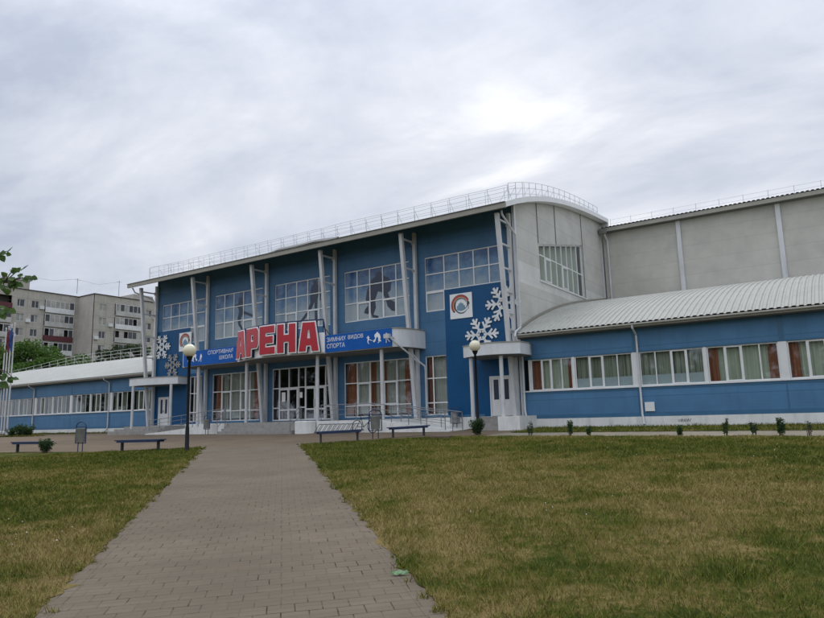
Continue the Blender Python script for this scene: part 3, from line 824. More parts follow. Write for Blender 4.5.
# ---- roof guard rail along the front edge and over the gable
mb = MB()
yr, zr = 31.0, 11.15
n = 27
X = [-45.0+(30.9)*i/(n-1) for i in range(n)]
for i, x in enumerate(X):
    sag = random.uniform(-0.03, 0.03)
    mb.tube([(x, yr, zr-0.05), (x+sag, yr-0.1, zr+0.95)], 0.013, 5); mb.tube([(x+0.55, yr+0.9, zr+0.25), (x+0.55+sag, yr+0.85, zr+1.2)], 0.012, 5)
    mb.tube([(x, yr+0.5, zr+0.12), (x+sag*0.5, yr, zr+0.72)], 0.011, 4)
for dz in (0.3, 0.62, 0.95): mb.tube([(X[0], yr-0.1*dz, zr+dz)]+[(x, yr-0.1*dz, zr+dz+random.uniform(-0.025, 0.025)) for x in X[1:-1]]+[(X[-1], yr-0.1*dz, zr+dz)], 0.011, 5)
for dz in (0.75, 1.2): mb.tube([(x, yr+0.87, zr+dz+random.uniform(-0.02, 0.02)) for x in X], 0.010, 5)
ye = [31.0+(46.3-31.0)*i/16 for i in range(17)]
for y in ye:
    mb.tube([(-14.1, y, rz(y)), (-14.1, y, rz(y)+1.0)], 0.017, 5); mb.tube([(-14.7, y, rz(y)), (-14.1, y, rz(y)+0.75)], 0.011, 4)
for dz in (0.33, 0.66, 1.0): mb.tube([(-14.1, y, rz(y)+dz) for y in ye], 0.014, 5)
for y in ye[::2]: mb.tube([(-45.0, y, rz(y)), (-45.0, y, rz(y)+1.0)], 0.017, 5)
for dz in (0.5, 1.0): mb.tube([(-45.0, y, rz(y)+dz) for y in ye], 0.014, 5)
mb.build('roof_railing', 'galv', hall)
# loose snow guard sheet on the roof edge
mb = MB()
pts = [(-31.2, 10.92), (-30.2, 11.06), (-28.6, 11.04), (-27.0, 11.08), (-25.2, 10.98)]
for (x0, z0), (x1, z1) in zip(pts, pts[1:]):
    mb.add([(x0, 30.0, z0-0.1), (x1, 30.0, z1-0.1), (x1, 30.25, z1+0.1), (x0, 30.25, z0+0.1), (x0, 30.5, z0-0.02), (x1, 30.5, z1-0.02)], [(0, 1, 2, 3), (3, 2, 5, 4)])
mb.build('snow_guard', 'roof_dark', hall)
# downpipe from the eave down the right corner, with its elbows
mb = MB(); X_ = -13.86
mb.tube([(-13.95, 29.7, 10.35), (-13.95, 29.75, 10.15), (X_, 31.05, 9.35), (X_, 31.12, 9.0), (X_, 31.1, 4.45), (X_, 30.5, 4.18), (X_+0.02, 30.35, 3.95), (X_, 31.05, 3.2), (X_, 31.14, 2.9), (X_, 31.14, 0.25), (X_+0.1, 31.0, -0.05), (X_+0.45, 30.75, -0.5)], 0.055, 8)
mb.build('downpipe', 'pipe', hall, smooth=True)
mb = MB(); mb.tube([(-44.95, 29.5, 10.35), (-44.9, 29.7, 10.0), (-44.5, 31.0, 9.6), (-44.42, 31.15, 9.2), (-44.42, 31.15, -0.3)], 0.055, 8); mb.build('downpipe', 'pipe', hall, smooth=True)

# ---- main entrance canopy: rounded ends, bulging middle
YF = 29.1; CZ0, CZ1 = 3.83, 4.82
def canopy_plan():
    p = [(-38.9, YW)]
    for i in range(9):
        t = math.pi-(math.pi/2)*i/8
        p.append((-38.0+0.9*math.cos(t), 31.0-(31.0-YF)*math.sin(t)))
    for i in range(13):
        t = i/12; x = -32.65+7.5*t
        p.append((x, YF-0.75*math.sin(math.pi*t)))
    for i in range(9):
        t = math.pi/2-(math.pi/2)*i/8
        p.append((-20.5+0.72*math.cos(t), 31.0-(31.0-YF)*math.sin(t)))
    p.append((-19.78, YW)); return p
CP = canopy_plan()
mb = MB(); mb.prism(CP, lambda u, v, d: (u, v, d), CZ0, CZ1); mb.build('entrance_canopy', 'canopy', hall)
mb = MB(); cap = [(u+(0.04 if u > -29 else -0.04), v-0.04 if v < 31.2 else v) for u, v in CP]
mb.prism(cap, lambda u, v, d: (u, v, d), CZ1+0.003, CZ1+0.05); mb.build('canopy_capping', 'gutter', hall)
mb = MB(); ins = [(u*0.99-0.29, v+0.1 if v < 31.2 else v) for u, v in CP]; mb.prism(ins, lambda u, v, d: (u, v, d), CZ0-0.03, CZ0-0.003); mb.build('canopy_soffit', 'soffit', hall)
for x, z0 in ((-21.5, -0.52), (-26.2, 0.0), (-32.2, 0.0), (-36.9, -0.32)):
    mb = MB(); mb.lathe((x, 29.45, 0), [(0.105, z0-0.05), (0.105, CZ0-0.03)], 14); mb.build('canopy_column', 'white_paint', hall, smooth=True)
mb = MB(); mb.tube([(-20.75, 30.35, 4.45), (-20.6, 30.3, 4.2), (-20.0, 30.9, 3.1), (-19.75, 31.1, 2.85), (-19.75, 31.18, 2.6), (-19.75, 31.18, 0.2)], 0.05, 8); mb.build('downpipe', 'pipe', hall, smooth=True)
# floodlight box with arm on the canopy drum
mb = MB(); mb.box(-20.75, -20.4, 28.62, 28.82, 4.27, 4.5); mb.beam((-20.55, 28.8, 4.38), (-20.4, 29.2, 4.3), 0.06); mb.build('floodlight', 'galv', hall)
mb = MB(); mb.tube([(-20.45, 28.85, 4.3), (-20.2, 29.0, 4.0), (-19.95, 29.9, 3.45), (-19.85, 30.6, 3.0)], 0.045, 8); mb.build('gutter_spout', 'pipe', hall, smooth=True)

# ---- corner porches
def porch(plan, z0, z1, cols, cb):
    mb = MB(); mb.prism(plan, lambda u, v, d: (u, v, d), z0, z1); mb.build('porch_canopy', 'canopy', hall)
    cx = sum(p[0] for p in plan)/len(plan)
    mb = MB(); mb.prism([(cx+(u-cx)*1.015, v-0.03 if v < 31 else v) for u, v in plan], lambda u, v, d: (u, v, d), z1+0.003, z1+0.05); mb.build('canopy_capping', 'gutter', hall)
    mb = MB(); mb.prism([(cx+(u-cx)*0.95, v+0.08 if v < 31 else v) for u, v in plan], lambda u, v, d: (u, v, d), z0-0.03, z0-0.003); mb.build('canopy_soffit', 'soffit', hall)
    for x, y in cols:
        mb = MB(); mb.lathe((x, y, 0), [(0.1, cb), (0.1, z0-0.03)], 14); mb.build('porch_column', 'white_paint', hall, smooth=True)
arcR = [(-16.4, YW-0.003)]+[(-16.4+3.15*i/10, 29.55-0.6*math.sin(math.pi*i/10)) for i in range(11)]+[(-13.2, 30.6), (-13.4, YW-0.003)]
porch(arcR, 2.96, 3.52, ((-16.0, 29.6), (-14.25, 29.45)), -0.6)
arcL = [(-45.0, 32.2), (-45.15, 30.6)]+[(-44.95+4.6*i/10, 29.6+0.08*i-0.35*math.sin(math.pi*i/10)) for i in range(11)]+[(-40.45, YW-0.003), (-44.1, YW-0.003), (-44.1, 32.2)]
porch(arcL, 2.87, 3.38, ((-44.45, 29.6), (-40.75, 30.15)), -0.6)
# porch floors with steps
g_ = gz(-14.5, 29.5)-0.25
mb = MB(); mb.box(-16.1, -14.45, 30.3, 31.24, g_, -0.03); mb.build('porch_landing', 'concrete', hall)
mb = MB(); mb.box(-14.447, -13.3, 29.2, 31.24, g_, -0.03); mb.build('porch_floor', 'plaster', hall)
for i in range(3):
    mb = MB(); mb.box(-15.7, -14.45, 30.3-0.3*(i+1), 30.297-0.3*i, g_, -0.03-0.16*(i+1)); mb.build('porch_step', 'concrete', hall)
mb = MB(); mb.box(-45.3, -40.5, 29.55, 31.24, gz(-44, 29)-0.2, -0.1)
mb.box(-45.9, -40.4, 29.15, 29.547, gz(-44, 29)-0.2, -0.26); mb.box(-46.2, -40.3, 28.8, 29.147, gz(-44, 29)-0.2, -0.42)
mb.build('porch_floor', 'concrete', hall)
# ------------------------------------------------------------ low wings with curved white roofs
def hip(x):
    return 1.0 if x > -83 else max(0.6, 1.0-0.21*((-83-x)/12.0))
def wing(root, x0, x1, yw, roofprof, rx0, rx1, posts, groupspec, pipes, side):
    """x0..x1 front wall; posts = (x, width) of the white piers between window groups, ordered"""
    zt, zs, zw = 3.98, 1.19, 2.75
    gb = min(gz(x0, yw), gz(x1, yw))
    mb = MB(); mb.quad((x0, yw, -0.19), (x1, yw, -0.19), (x1, yw, zs-0.06), (x0, yw, zs-0.06))
    mb.quad((x0, yw, zw), (x1, yw, zw), (x1, yw, zt+0.05), (x0, yw, zt+0.05))
    mb.quad((x0, yw, -0.19), (x0, 46, -0.19), (x0, 46, 4), (x0, yw, 4)); mb.quad((x1, yw, -0.19), (x1, 46, -0.19), (x1, 46, 4), (x1, yw, 4))
    mb.quad((x0, yw, zw), (x0, yw+0.2, zw), (x1, yw+0.2, zw), (x1, yw, zw))
    mb.build('wall', 'blue_wing', root)
    mb = MB(); mb.box(x0, x1, yw-0.025, yw-0.004, -0.20, -0.02); mb.build('wall_trim', 'blue_trim', root)
    mb = MB(); mb.box(x0, x1, yw-0.02, yw-0.004, zw+0.003, zw+0.07); mb.build('wall_trim', 'blue_trim', root)
    mb = MB(); mb.box(x0, x1, yw-0.02, yw-0.004, zs-0.17, zs-0.066); mb.build('wall_trim', 'blue_trim', root)
    mb = MB(); mb.box(x0, x1, yw-0.05, yw+0.2, gb-0.4, -0.205); mb.build('plinth', 'plaster', root)
    mb = MB(); mb.box(x0, x1, yw-0.07, yw+0.06, zs-0.06, zs); mb.build('window_sill', 'white', root)
    for px, w_ in posts:
        mb = MB(); mb.box(px-w_/2, px+w_/2, yw-0.006, yw+0.16, zs+0.001, zw-0.002); mb.build('window_pier', 'white', root)
    for px, w_ in posts:
        if w_ > 0.25:
            mb = MB(); mb.box(px-0.02, px+0.02, yw-0.012, yw-0.003, -0.015, zs-0.175); mb.build('wall_joint', 'blue_trim', root)
            mb = MB(); mb.box(px-0.1, px+0.1, yw-0.014, yw-0.003, zw+0.075, zt-0.1); mb.build('wall_joint', 'blue_trim', root)
    for gi, ((pa, wa), (pb, wb)) in enumerate(zip(posts, posts[1:])):
        a, b_ = pa+wa/2, pb-wb/2
        xs_ = even(a+0.03, b_-0.03, 4)
        sp = groupspec[gi % len(groupspec)]
        w = grid_window(xs_, [zs, zw-0.004], bar=0.05 if side > 0 else 0.04, deep=0.095 if side > 0 else 0.08, sash=((1, 0),) if sp != 'dark2' else ((2, 0),), y=yw, parent=root)
        pane(w, xs_[0], xs_[-1], zs, zw, 'glass', y=yw, d=0.07)
        L = b_-a
        if sp == 'orange': sd = [(0.02, 0.42, 'orange'), (0.38, L-0.4, 'blind'), (L-0.42, L-0.02, 'orange')]
        elif sp == 'orange1': sd = [(0.02, 0.55, 'orange'), (0.52, L-0.28, 'blind'), (L-0.3, L-0.02, 'orange')]
        elif sp == 'green': sd = [(0.02, L-0.02, 'blind')]
        elif sp == 'mixed': sd = [(0.02, L*0.22, 'blind_dark'), (L*0.36, L*0.62, 'blind_old'), (L*0.8, L*0.97, 'blind_dark')]
        elif sp == 'shade': sd = [(0.05, L*0.4, 'blind_old'), (L*0.55, L*0.9, 'blind_old')]
        else: sd = [(0.02, L-0.02, 'blind_dark')]
        if sp.startswith('dark'):
            curtains(w, a, b_, zs+0.46, zw, sd, y=yw, d=0.26)
            mb = MB(); mb.box(a+0.03, b_-0.03, yw+0.11, yw+0.118, zs+0.03, zs+0.48); mb.build('frosted_film', 'frost', w)
        else:
            curtains(w, a, b_, zs-0.2, zw, sd, y=yw, d=0.26)
        roomback(w, a-0.05, b_+0.05, zs-0.3, zw+0.2, y=yw, depth=2.0)
    # roof
    mb, pts = corrugated(roofprof, rx0, rx1, pitch=0.27, amp=0.04, n=16)
    if side < 0:                                   # the far end of the left roof sinks toward a hip
        mb.v = [(x, y, 4.03+(z-4.03)*hip(x)) for x, y, z in mb.v]
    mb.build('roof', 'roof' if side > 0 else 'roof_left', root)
    y0 = roofprof[0][0]; z0 = roofprof[0][1]
    mb = MB(); mb.box(rx0, rx1, y0+0.03, y0+0.09, z0-0.16, z0-0.012); mb.build('eave_board', 'gutter', root)
    mb = MB(); mb.box(rx0, rx1, y0+0.092, yw-0.003, z0-0.19, z0-0.15); mb.build('soffit', 'soffit', root)
    mb = MB(); mb.tube([(rx0, y0-0.02, z0-0.05), (rx1, y0-0.02, z0-0.05)], 0.05, 8); mb.build('gutter', 'gutter', root)
    for i, px in enumerate(pipes):
        mb = MB()
        mb.tube([(px, y0-0.02, z0-0.08), (px, y0, z0-0.22), (px, yw-0.09, z0-0.48), (px, yw-0.08, z0-0.7), (px, yw-0.08, -0.1), (px+0.04*side, yw-0.13, -0.28), (px+0.1*side, yw-0.3, gz(px, yw)+0.1)], 0.05, 8)
        mb.build('downpipe', 'pipe', root, smooth=True)
    return pts

RPR = [(30.62, 4.03), (31.6, 4.52), (32.96, 5.03), (35.0, 5.68), (37.45, 6.25), (40.5, 6.95), (44.0, 7.55), (46.5, 7.93)]
wr = thing('side_wing', 'low blue wing with wide windows and white ribbed roof right of the leaning columns', 'building', (0, 31.25, gz(0, 31.25)))
postsR = [(-13.55, 0.12), (-11.25, 0.13), (-8.25, 0.32), (-5.25, 0.13), (-2.25, 0.32), (0.75, 0.13), (3.75, 0.32), (6.75, 0.13), (9.75, 0.32)]
wing(wr, -13.97, 14.0, 31.25, RPR, -13.96, 14.5, postsR, ['orange1', 'dark', 'dark2', 'orange', 'orange', 'green', 'dark', 'green'], (-8.12, 3.75), 1)
mb = MB(); mb.box(-7.98, -7.56, 31.17, 31.245, 0.03, 0.44); mb.build('meter_box', 'white', wr)
mb = MB()
for ox in (0, 0.12, 0.26, 0.36):
    mb.tube([(-6.6+ox, 31.193, -0.36), (-6.57+ox, 31.193, -0.47), (-6.52+ox, 31.193, -0.35), (-6.47+ox, 31.193, -0.46), (-6.43+ox, 31.193, -0.33)], 0.011, 4)
mb.build('graffiti', 'steel', wr)
# flashing where the roof meets the hall
pts = smoothprof(RPR, 16)
mb = MB()
for (y0, z0), (y1, z1) in zip(pts, pts[1:]): mb.quad((-13.955, y0, z0+0.03), (-13.955, y1, z1+0.03), (-13.955, y1, z1+0.17), (-13.955, y0, z0+0.17))
mb.build('flashing', 'gutter', wr)

LPR = [(31.68, 4.03), (32.7, 4.52), (34.06, 5.03), (36.1, 5.66), (38.55, 6.25), (41.6, 6.95), (45.1, 7.55), (47.6, 7.93)]
wl = thing('side_wing', 'low blue wing with white roof stretching left behind the flagpoles', 'building', (-66, 32.3, gz(-66, 32.3)))
postsL = [(-93.55+3*i, 0.32 if i % 2 == 0 else 0.13) for i in range(17)]
wing(wl, -95.0, -44.32, 32.3, LPR, -99.5, -44.34, postsL, ['mixed', 'shade', 'mixed', 'shade', 'mixed', 'mixed', 'shade'], (-75.6, -63.75, -51.7), -1)
# back slope and gable end of the left wing, and the guard rail on its ridge
mb = MB(); P_ = smoothprof(LPR, 16)
mb.quad((-83, 47.6, 7.9), (-44.34, 47.6, 7.9), (-44.34, 47.9, -0.6), (-83, 47.9, -0.6)); mb.quad((-99.5, 47.6, 6.8), (-83, 47.6, 7.9), (-83, 47.9, -0.6), (-99.5, 47.9, -0.6))
for xx in (-99.4, -44.4):
    mb.add([(xx, y, 4.03+(z-4.03)*hip(xx)-0.03) for y, z in P_]+[(xx, 47.6, 3.8), (xx, 31.8, 3.8)], [tuple(range(len(P_)+2))])
mb.build('gable_wall', 'white_panel', wl)
mb = MB()
X = [-98.8+2.0*i for i in range(28)]
for x in X:
    dz = 3.75*(hip(x)-1); mb.tube([(x, 46.6, 7.75+dz), (x, 46.6, 8.95+dz)], 0.022, 5); mb.tube([(x, 47.2, 7.9+dz), (x, 46.6, 8.6+dz)], 0.016, 4)
for z in (8.15, 8.55, 8.95): mb.tube([(x, 46.6, z+3.75*(hip(x)-1)) for x in X], 0.022, 5)
mb.build('roof_railing', 'galv', wl)

# ------------------------------------------------------------ tall rear hall (beige wall above the lean-to roof)
hb = thing('rear_hall', 'tall beige hall wall with white pilasters rising behind the white lean-to roof', 'building', (0, 46.5, gz(0, 46.5)))
YB = 46.5
mb = MB(); mb.quad((-13.9, YB, -0.7), (18, YB, -0.7), (18, YB, 13.0), (-13.9, YB, 13.0)); mb.quad((18, YB, -0.7), (18, 74, -0.7), (18, 74, 13.0), (18, YB, 13.0))
mb.quad((-46, YB+0.3, -0.7), (-13.9, YB+0.3, -0.7), (-13.9, YB+0.3, 12.9), (-46, YB+0.3, 12.9)); mb.quad((-46, YB+0.3, -0.7), (-46, 74, -0.7), (-46, 74, 12.9), (-46, YB+0.3, 12.9))
mb.quad((-46, 74, -0.7), (18, 74, -0.7), (18, 74, 13), (-46, 74, 13))
mb.build('wall', 'beige', hb)
for x in (-8.7, -2.72, 3.28, 9.28, 15.28):
    mb = MB(); mb.box(x-0.14, x+0.14, YB-0.16, YB-0.002, 7.6, 12.78); mb.build('pilaster', 'white_paint', hb)
mb = MB(); mb.box(-13.85, 18.4, 45.95, YB-0.003, 12.80, 12.86); mb.build('soffit', 'soffit', hb)
mb = MB(); mb.box(-13.85, 18.4, 45.86, 45.945, 12.80, 13.06); mb.build('eave_fascia', 'gutter', hb)
HPR = [(45.8, 13.08), (50.0, 13.9), (56.0, 14.6), (60.5, 14.75)]
mb, _p = corrugated(HPR, -13.85, 18.4, pitch=0.27, amp=0.05, n=8); mb.build('roof', 'roof_dark', hb)
mb = MB(); mb.quad((-46, 60.5, 14.75), (18.4, 60.5, 14.75), (18.4, 74.5, 12.9), (-46, 74.5, 12.9)); mb.quad((-46, 47.2, 12.9), (-13.87, 47.2, 12.9), (-13.87, 60.5, 14.7), (-46, 60.5, 14.7)); mb.build('rear_roof', 'roof', hb)
mb = MB()
for i in range(22):
    x = -13.3+1.45*i; mb.tube([(x, 46.6, 13.15), (x, 46.6, 13.85)], 0.014, 5)
for z in (13.5, 13.8): mb.tube([(-13.3, 46.6, z), (17.2, 46.6, z)], 0.008, 4)
mb.build('roof_railing', 'galv', hb)
# downpipe and bracket in the inner corner
mb = MB(); mb.tube([(-13.6, 45.8, 12.9), (-13.6, 46.0, 12.55), (-13.55, 46.36, 12.2), (-13.55, 46.38, 7.9)], 0.07, 8); mb.build('downpipe', 'pipe', hb, smooth=True)
mb = MB(); mb.box(-13.9, -13.4, 45.6, 45.84, 12.62, 12.98); mb.build('rainwater_head', 'roof_dark', hb)
# ------------------------------------------------------------ signs
def curve_poly(name, splines, mat, extrude, offset, mtx, parent):
    """filled outline (with its holes) as a solid plate"""
    cu = bpy.data.curves.new(name, 'CURVE'); cu.dimensions = '2D'; cu.fill_mode = 'BOTH'; cu.extrude = extrude; cu.offset = offset
    for sp in splines:
        s = cu.splines.new('POLY'); s.points.add(len(sp)-1); s.use_cyclic_u = True
        for p, (u, v) in zip(s.points, sp): p.co = (u, v, 0, 1)
    return mesh_of(cu, name, mat, mtx, parent)
def mesh_of(cu, name, mat, mtx, parent):
    t = bpy.data.objects.new('tmp', cu); COL.objects.link(t); bpy.context.view_layer.update()
    me = bpy.data.meshes.new_from_object(t.evaluated_get(bpy.context.evaluated_depsgraph_get()))
    bpy.data.objects.remove(t); bpy.data.curves.remove(cu)
    o0 = Vector(parent['_o'])
    me.transform(Matrix.Translation(-o0) @ mtx)
    me.materials.clear(); me.materials.append(M[mat]); me.name = name
    o = bpy.data.objects.new(name, me); COL.objects.link(o); o.parent = parent; o['_o'] = tuple(o0)
    return o
def upright(x, y, z, ang=0.0):
    """plane standing up, facing -Y, turned by ang about Z"""
    return Matrix.Translation((x, y, z)) @ Matrix.Rotation(ang, 4, 'Z') @ Matrix.Rotation(R(90), 4, 'X')
LET = {
 'A': [[(0, 0), (0.2, 1), (0.8, 1), (1, 0), (0.66, 0), (0.625, 0.2), (0.375, 0.2), (0.34, 0)], [(0.42, 0.44), (0.46, 0.74), (0.54, 0.74), (0.58, 0.44)]],
 'P': [[(0, 0), (0, 1), (0.88, 1), (1, 0.88), (1, 0.40), (0.88, 0.28), (0.37, 0.28), (0.37, 0)], [(0.37, 0.52), (0.37, 0.77), (0.62, 0.77), (0.62, 0.52)]],
 'E': [[(0, 0), (0, 1), (0.96, 1), (0.96, 0.76), (0.37, 0.76), (0.37, 0.63), (0.86, 0.63), (0.86, 0.39), (0.37, 0.39), (0.37, 0.24), (1, 0.24), (1, 0)]],
 'H': [[(0, 0), (0, 1), (0.35, 1), (0.35, 0.62), (0.65, 0.62), (0.65, 1), (1, 1), (1, 0), (0.65, 0), (0.65, 0.38), (0.35, 0.38), (0.35, 0)]]}
arena = thing('letter_sign', 'big red sign letters with white outlines reading АРЕНА above the entrance', 'sign', (-29.25, 28.3, 3.9))
def arc(t):
    x = -32.5+7.15*t; return x, YF-0.80*math.sin(math.pi*(x+32.65)/7.5)-0.24
wl_, hl_ = 1.25, 1.68
for i, ch in enumerate('APEHA'):
    t = (i+0.5)/5
    x, y = arc(t); xa, ya = arc(t-0.09); xb, yb = arc(t+0.09); ang = math.atan2(yb-ya, xb-xa)
    sc_ = Matrix.Diagonal((wl_, hl_, 1, 1))
    base = upright(x, y, 3.99, ang) @ Matrix.Translation((-wl_/2, 0, 0))
    spl = [[(u*wl_, v*hl_) for u, v in s] for s in LET[ch]]
    b_ = curve_poly('letter', spl, 'sign_red', 0.018, 0.0, base @ Matrix.Translation((0, 0, 0.05)), arena)
    curve_poly('outline', spl, 'sign_white', 0.02, 0.075, base @ Matrix.Translation((0, 0, 0.008)), b_)
    curve_poly('side', spl, 'sign_side', 0.09, 0.068, base @ Matrix.Translation((0, 0, -0.105)), b_)
mb = MB()
N = 28
top = [(arc(i/N)[0], arc(i/N)[1]+0.22, 5.72+0.0*i) for i in range(N+1)]
mb.tube([(top[0][0]-0.1, top[0][1]+0.1, 4.9), (top[0][0]-0.05, top[0][1], 5.6)]+[(x, y, z+0.1) for x, y, z in top]+[(top[-1][0]+0.05, top[-1][1], 5.6), (top[-1][0]+0.1, top[-1][1]+0.1, 4.9)], 0.045, 6)
for i in range(0, N+1, 4):
    x, y, z = top[i]; mb.tube([(x, y, 4.85), (x, y, z+0.1)], 0.03, 5)
    mb.tube([(x, y, z-0.3), (x, y+0.7, 4.86)], 0.025, 5)
mb.build('support_frame', 'sign_side', arena)
mb = MB()
for i in range(N):
    (x0, y0), (x1, y1) = arc(i/N), arc((i+1)/N)
    for w, z in (('a', 4.0),):
        mb.add([(x0, y0+0.215, 3.86), (x1, y1+0.215, 3.86), (x1, y1+0.215, 4.8), (x0, y0+0.215, 4.8)], [(0, 1, 2, 3)])
mb.add([(-25.6, 28.9, 3.9), (-25.24, 29.0, 3.9), (-25.24, 29.0, 5.05), (-25.6, 28.9, 5.05)], [(0, 1, 2, 3)])
mb.build('backing_panel', 'sign_white', arena)

def board(x0, x1, lab, lines, align, figs):
    t = thing('sign_board', lab, 'sign', ((x0+x1)/2, YF-0.06, 3.85))
    mb = MB(); mb.box(x0, x1, YF-0.07, YF-0.005, 3.86, 4.86); mb.build('panel', 'sign_blue', t)
    for txt, z, hgt, wid, xo in lines:
        cu = bpy.data.curves.new('lettering', 'FONT'); cu.body = txt; cu.size = 1.0; cu.extrude = 0.0; cu.offset = 0.0
        cu.align_x = 'LEFT'
        tmp = bpy.data.objects.new('tmp', cu); COL.objects.link(tmp); bpy.context.view_layer.update()
        bb = tmp.bound_box; bw = bb[6][0]-bb[0][0]; bh = bb[6][1]-bb[0][1]; bx, by = bb[0][0], bb[0][1]
        COL.objects.unlink(tmp); bpy.data.objects.remove(tmp)
        xs0 = (x0+0.12+xo) if align == 'L' else (x1-0.12-wid)
        if align == 'R': xs0 -= 0.2
        mtx = upright(xs0, YF-0.075, z) @ Matrix.Diagonal((wid/bw, hgt/bh, 1, 1)) @ Matrix.Translation((-bx, -by, 0))
        mesh_of(cu, 'lettering', 'sign_white', mtx, t)
    for k, cx, cz, s, flip in figs:
        pts_ = FIG[k]; mx = sum(p[0] for p in pts_)/len(pts_); mz = sum(p[1] for p in pts_)/len(pts_)
        mb = MB(); mb.prism([(cx+(u-mx)*s*flip, cz+(v-mz)*s*0.98) for u, v in pts_], lambda u, v, d: (u, d, v), YF-0.082, YF-0.072)
        mb.build('athlete_icon', 'sign_white', t)
    return t
board(-25.22, -20.52, 'blue sign board with white ЗИМНИХ ВИДОВ СПОРТА lettering right of the red letters',
      [('ЗИМНИХ', 4.46, 0.26, 1.42, 0.0), ('ВИДОВ', 4.46, 0.27, 1.08, 1.58), ('СПОРТА', 4.09, 0.26, 1.34, 0.0)], 'L', [(3, -22.05, 4.36, 0.2, 1), (1, -21.45, 4.38, 0.22, -1), (2, -20.82, 4.35, 0.2, -1)])
board(-38.0, -32.72, 'blue sign board with white СПОРТИВНАЯ ШКОЛА lettering left of the red letters',
      [('СПОРТИВНАЯ', 4.50, 0.26, 2.45, 0), ('ШКОЛА', 4.11, 0.26, 1.3, 0)], 'R', [(3, -37.45, 4.34, 0.2, 1), (1, -36.85, 4.38, 0.22, 1), (2, -36.2, 4.35, 0.2, 1)])

# square emblem boards: red arc, blue building mark and a small dark athlete
def emblem(x0, x1, lab):
    t = thing('emblem_board', lab, 'sign', ((x0+x1)/2, YW-0.04, 5.31), 'emblem boards on the corner panels')
    cx = (x0+x1)/2
    mb = MB(); mb.box(x0, x1, YW-0.05, YW-0.004, 5.31, 6.69); mb.build('board', 'sign_white', t)
    def crescent(cx_, cz_, R0, R1, off, a0, a1, mat, y):
        pts_ = [(cx_+R0*math.cos(a0+(a1-a0)*i/26), cz_+R0*math.sin(a0+(a1-a0)*i/26)) for i in range(27)]
        pts_ += [(cx_+off[0]+R1*math.cos(a1+(a0-a1)*i/26), cz_+off[1]+R1*math.sin(a1+(a0-a1)*i/26)) for i in range(27)]
        mb = MB(); mb.prism(pts_, lambda u, v, d: (u, d, v), YW-y-0.005, YW-y); mb.build({'crest_red': 'red_arc', 'crest_gold': 'orange_arc', 'crest_blue': 'blue_arc'}.get(mat, 'dark_arc'), mat, t)
    crescent(cx-0.03, 6.04, 0.585, 0.485, (0.03, -0.035), R(26), R(222), 'print', 0.052)
    crescent(cx-0.03, 6.04, 0.560, 0.475, (0.03, -0.03), R(24), R(215), 'crest_red', 0.056)
    crescent(cx-0.02, 6.02, 0.475, 0.415, (0.025, -0.025), R(22), R(215), 'crest_gold', 0.060)
    crescent(cx-0.02, 6.02, 0.405, 0.365, (0.02, -0.02), R(25), R(205), 'crest_blue', 0.060)
    crescent(cx+0.02, 5.98, 0.42, 0.395, (0.03, 0.03), R(150), R(330), 'print', 0.060)
    s = 0.25
    pts_ = [(-1.0, -0.7), (-1.0, 0.25), (-0.62, 0.25), (-0.62, 0.7), (-0.2, 0.7), (0, 1.15), (0.2, 0.7), (0.62, 0.7), (0.62, 0.25), (1.0, 0.25), (1.0, -0.7), (0.3, -0.95), (-0.3, -0.95)]
    mb = MB(); mb.prism([(cx+0.0+u*s, 5.95+v*s) for u, v in pts_], lambda u, v, d: (u, d, v), YW-0.058, YW-0.052); mb.build('blue_mark', 'crest_blue', t)
    f_ = FIG[2]; mx = sum(p[0] for p in f_)/len(f_); mz = sum(p[1] for p in f_)/len(f_)
    mb = MB(); mb.prism([(cx+0.43+(u-mx)*0.17, 6.02+(v-mz)*0.17) for u, v in f_], lambda u, v, d: (u, d, v), YW-0.06, YW-0.052); mb.build('athlete_mark', 'print', t)
emblem(-18.07, -16.69, 'square white emblem board with red arc beside the two white snowflakes')
emblem(-41.47, -40.09, 'square white emblem board with red arc partly behind the nearer lamp globe')

def snowflake(cx, cz, r, mat, rot, lab):
    t = MB(); ow = r*0.085
    def arm(a):
        def P(u, v): return (cx+u*math.cos(a)-v*math.sin(a), cz+u*math.sin(a)+v*math.cos(a))
        return P
    y0 = YW-0.06
    for k in range(6):
        P = arm(rot+k*math.pi/3); dy = 0.0016*k
        def bar(p, q, w, e):
            d = Vector((q[0]-p[0], q[1]-p[1])).normalized(); n_ = Vector((-d.y, d.x))*w/2
            pts_ = [P(p[0]+n_.x, p[1]+n_.y), P(p[0]-n_.x, p[1]-n_.y), P(q[0]-n_.x, q[1]-n_.y), P(q[0]+n_.x, q[1]+n_.y)]
            t.prism(pts_, lambda u, v, d_: (u, d_, v), y0-dy-e, y0+0.03-dy-e)
        bar((r*0.12, 0), (r, 0), ow*1.5, 0)
        for u, l in ((0.42, 0.30), (0.68, 0.27)):
            for s_ in (-1, 1): bar((r*u, 0), (r*(u+l*0.72), s_*r*l*0.85), ow*1.25, 0.012+0.004*(s_ > 0)+0.001*u)
        # ring bar between neighbouring arms
        bar((r*0.30, 0), (r*0.15, r*0.26), ow, 0.02)
    o = t.build('snowflake', mat, origin=(cx, YW-0.06, cz)); return tag(o, lab, 'decoration')
snowflake(-14.86, 5.83, 1.02, 'snow_white', 0.0, 'white snowflake high on the corner panel, half behind the end column')
snowflake(-16.18, 4.30, 1.0, 'snow_white', 0.0, 'white snowflake just above the canopy of the right corner porch')
snowflake(-43.5, 5.82, 1.0, 'snow_white', 0.0, 'white snowflake at the left edge of the left corner panel')
snowflake(-42.15, 4.36, 0.92, 'snow_grey', 0.0, 'darker grey snowflake below the white one on the left panel')  # one even grey, darker than the white flakes

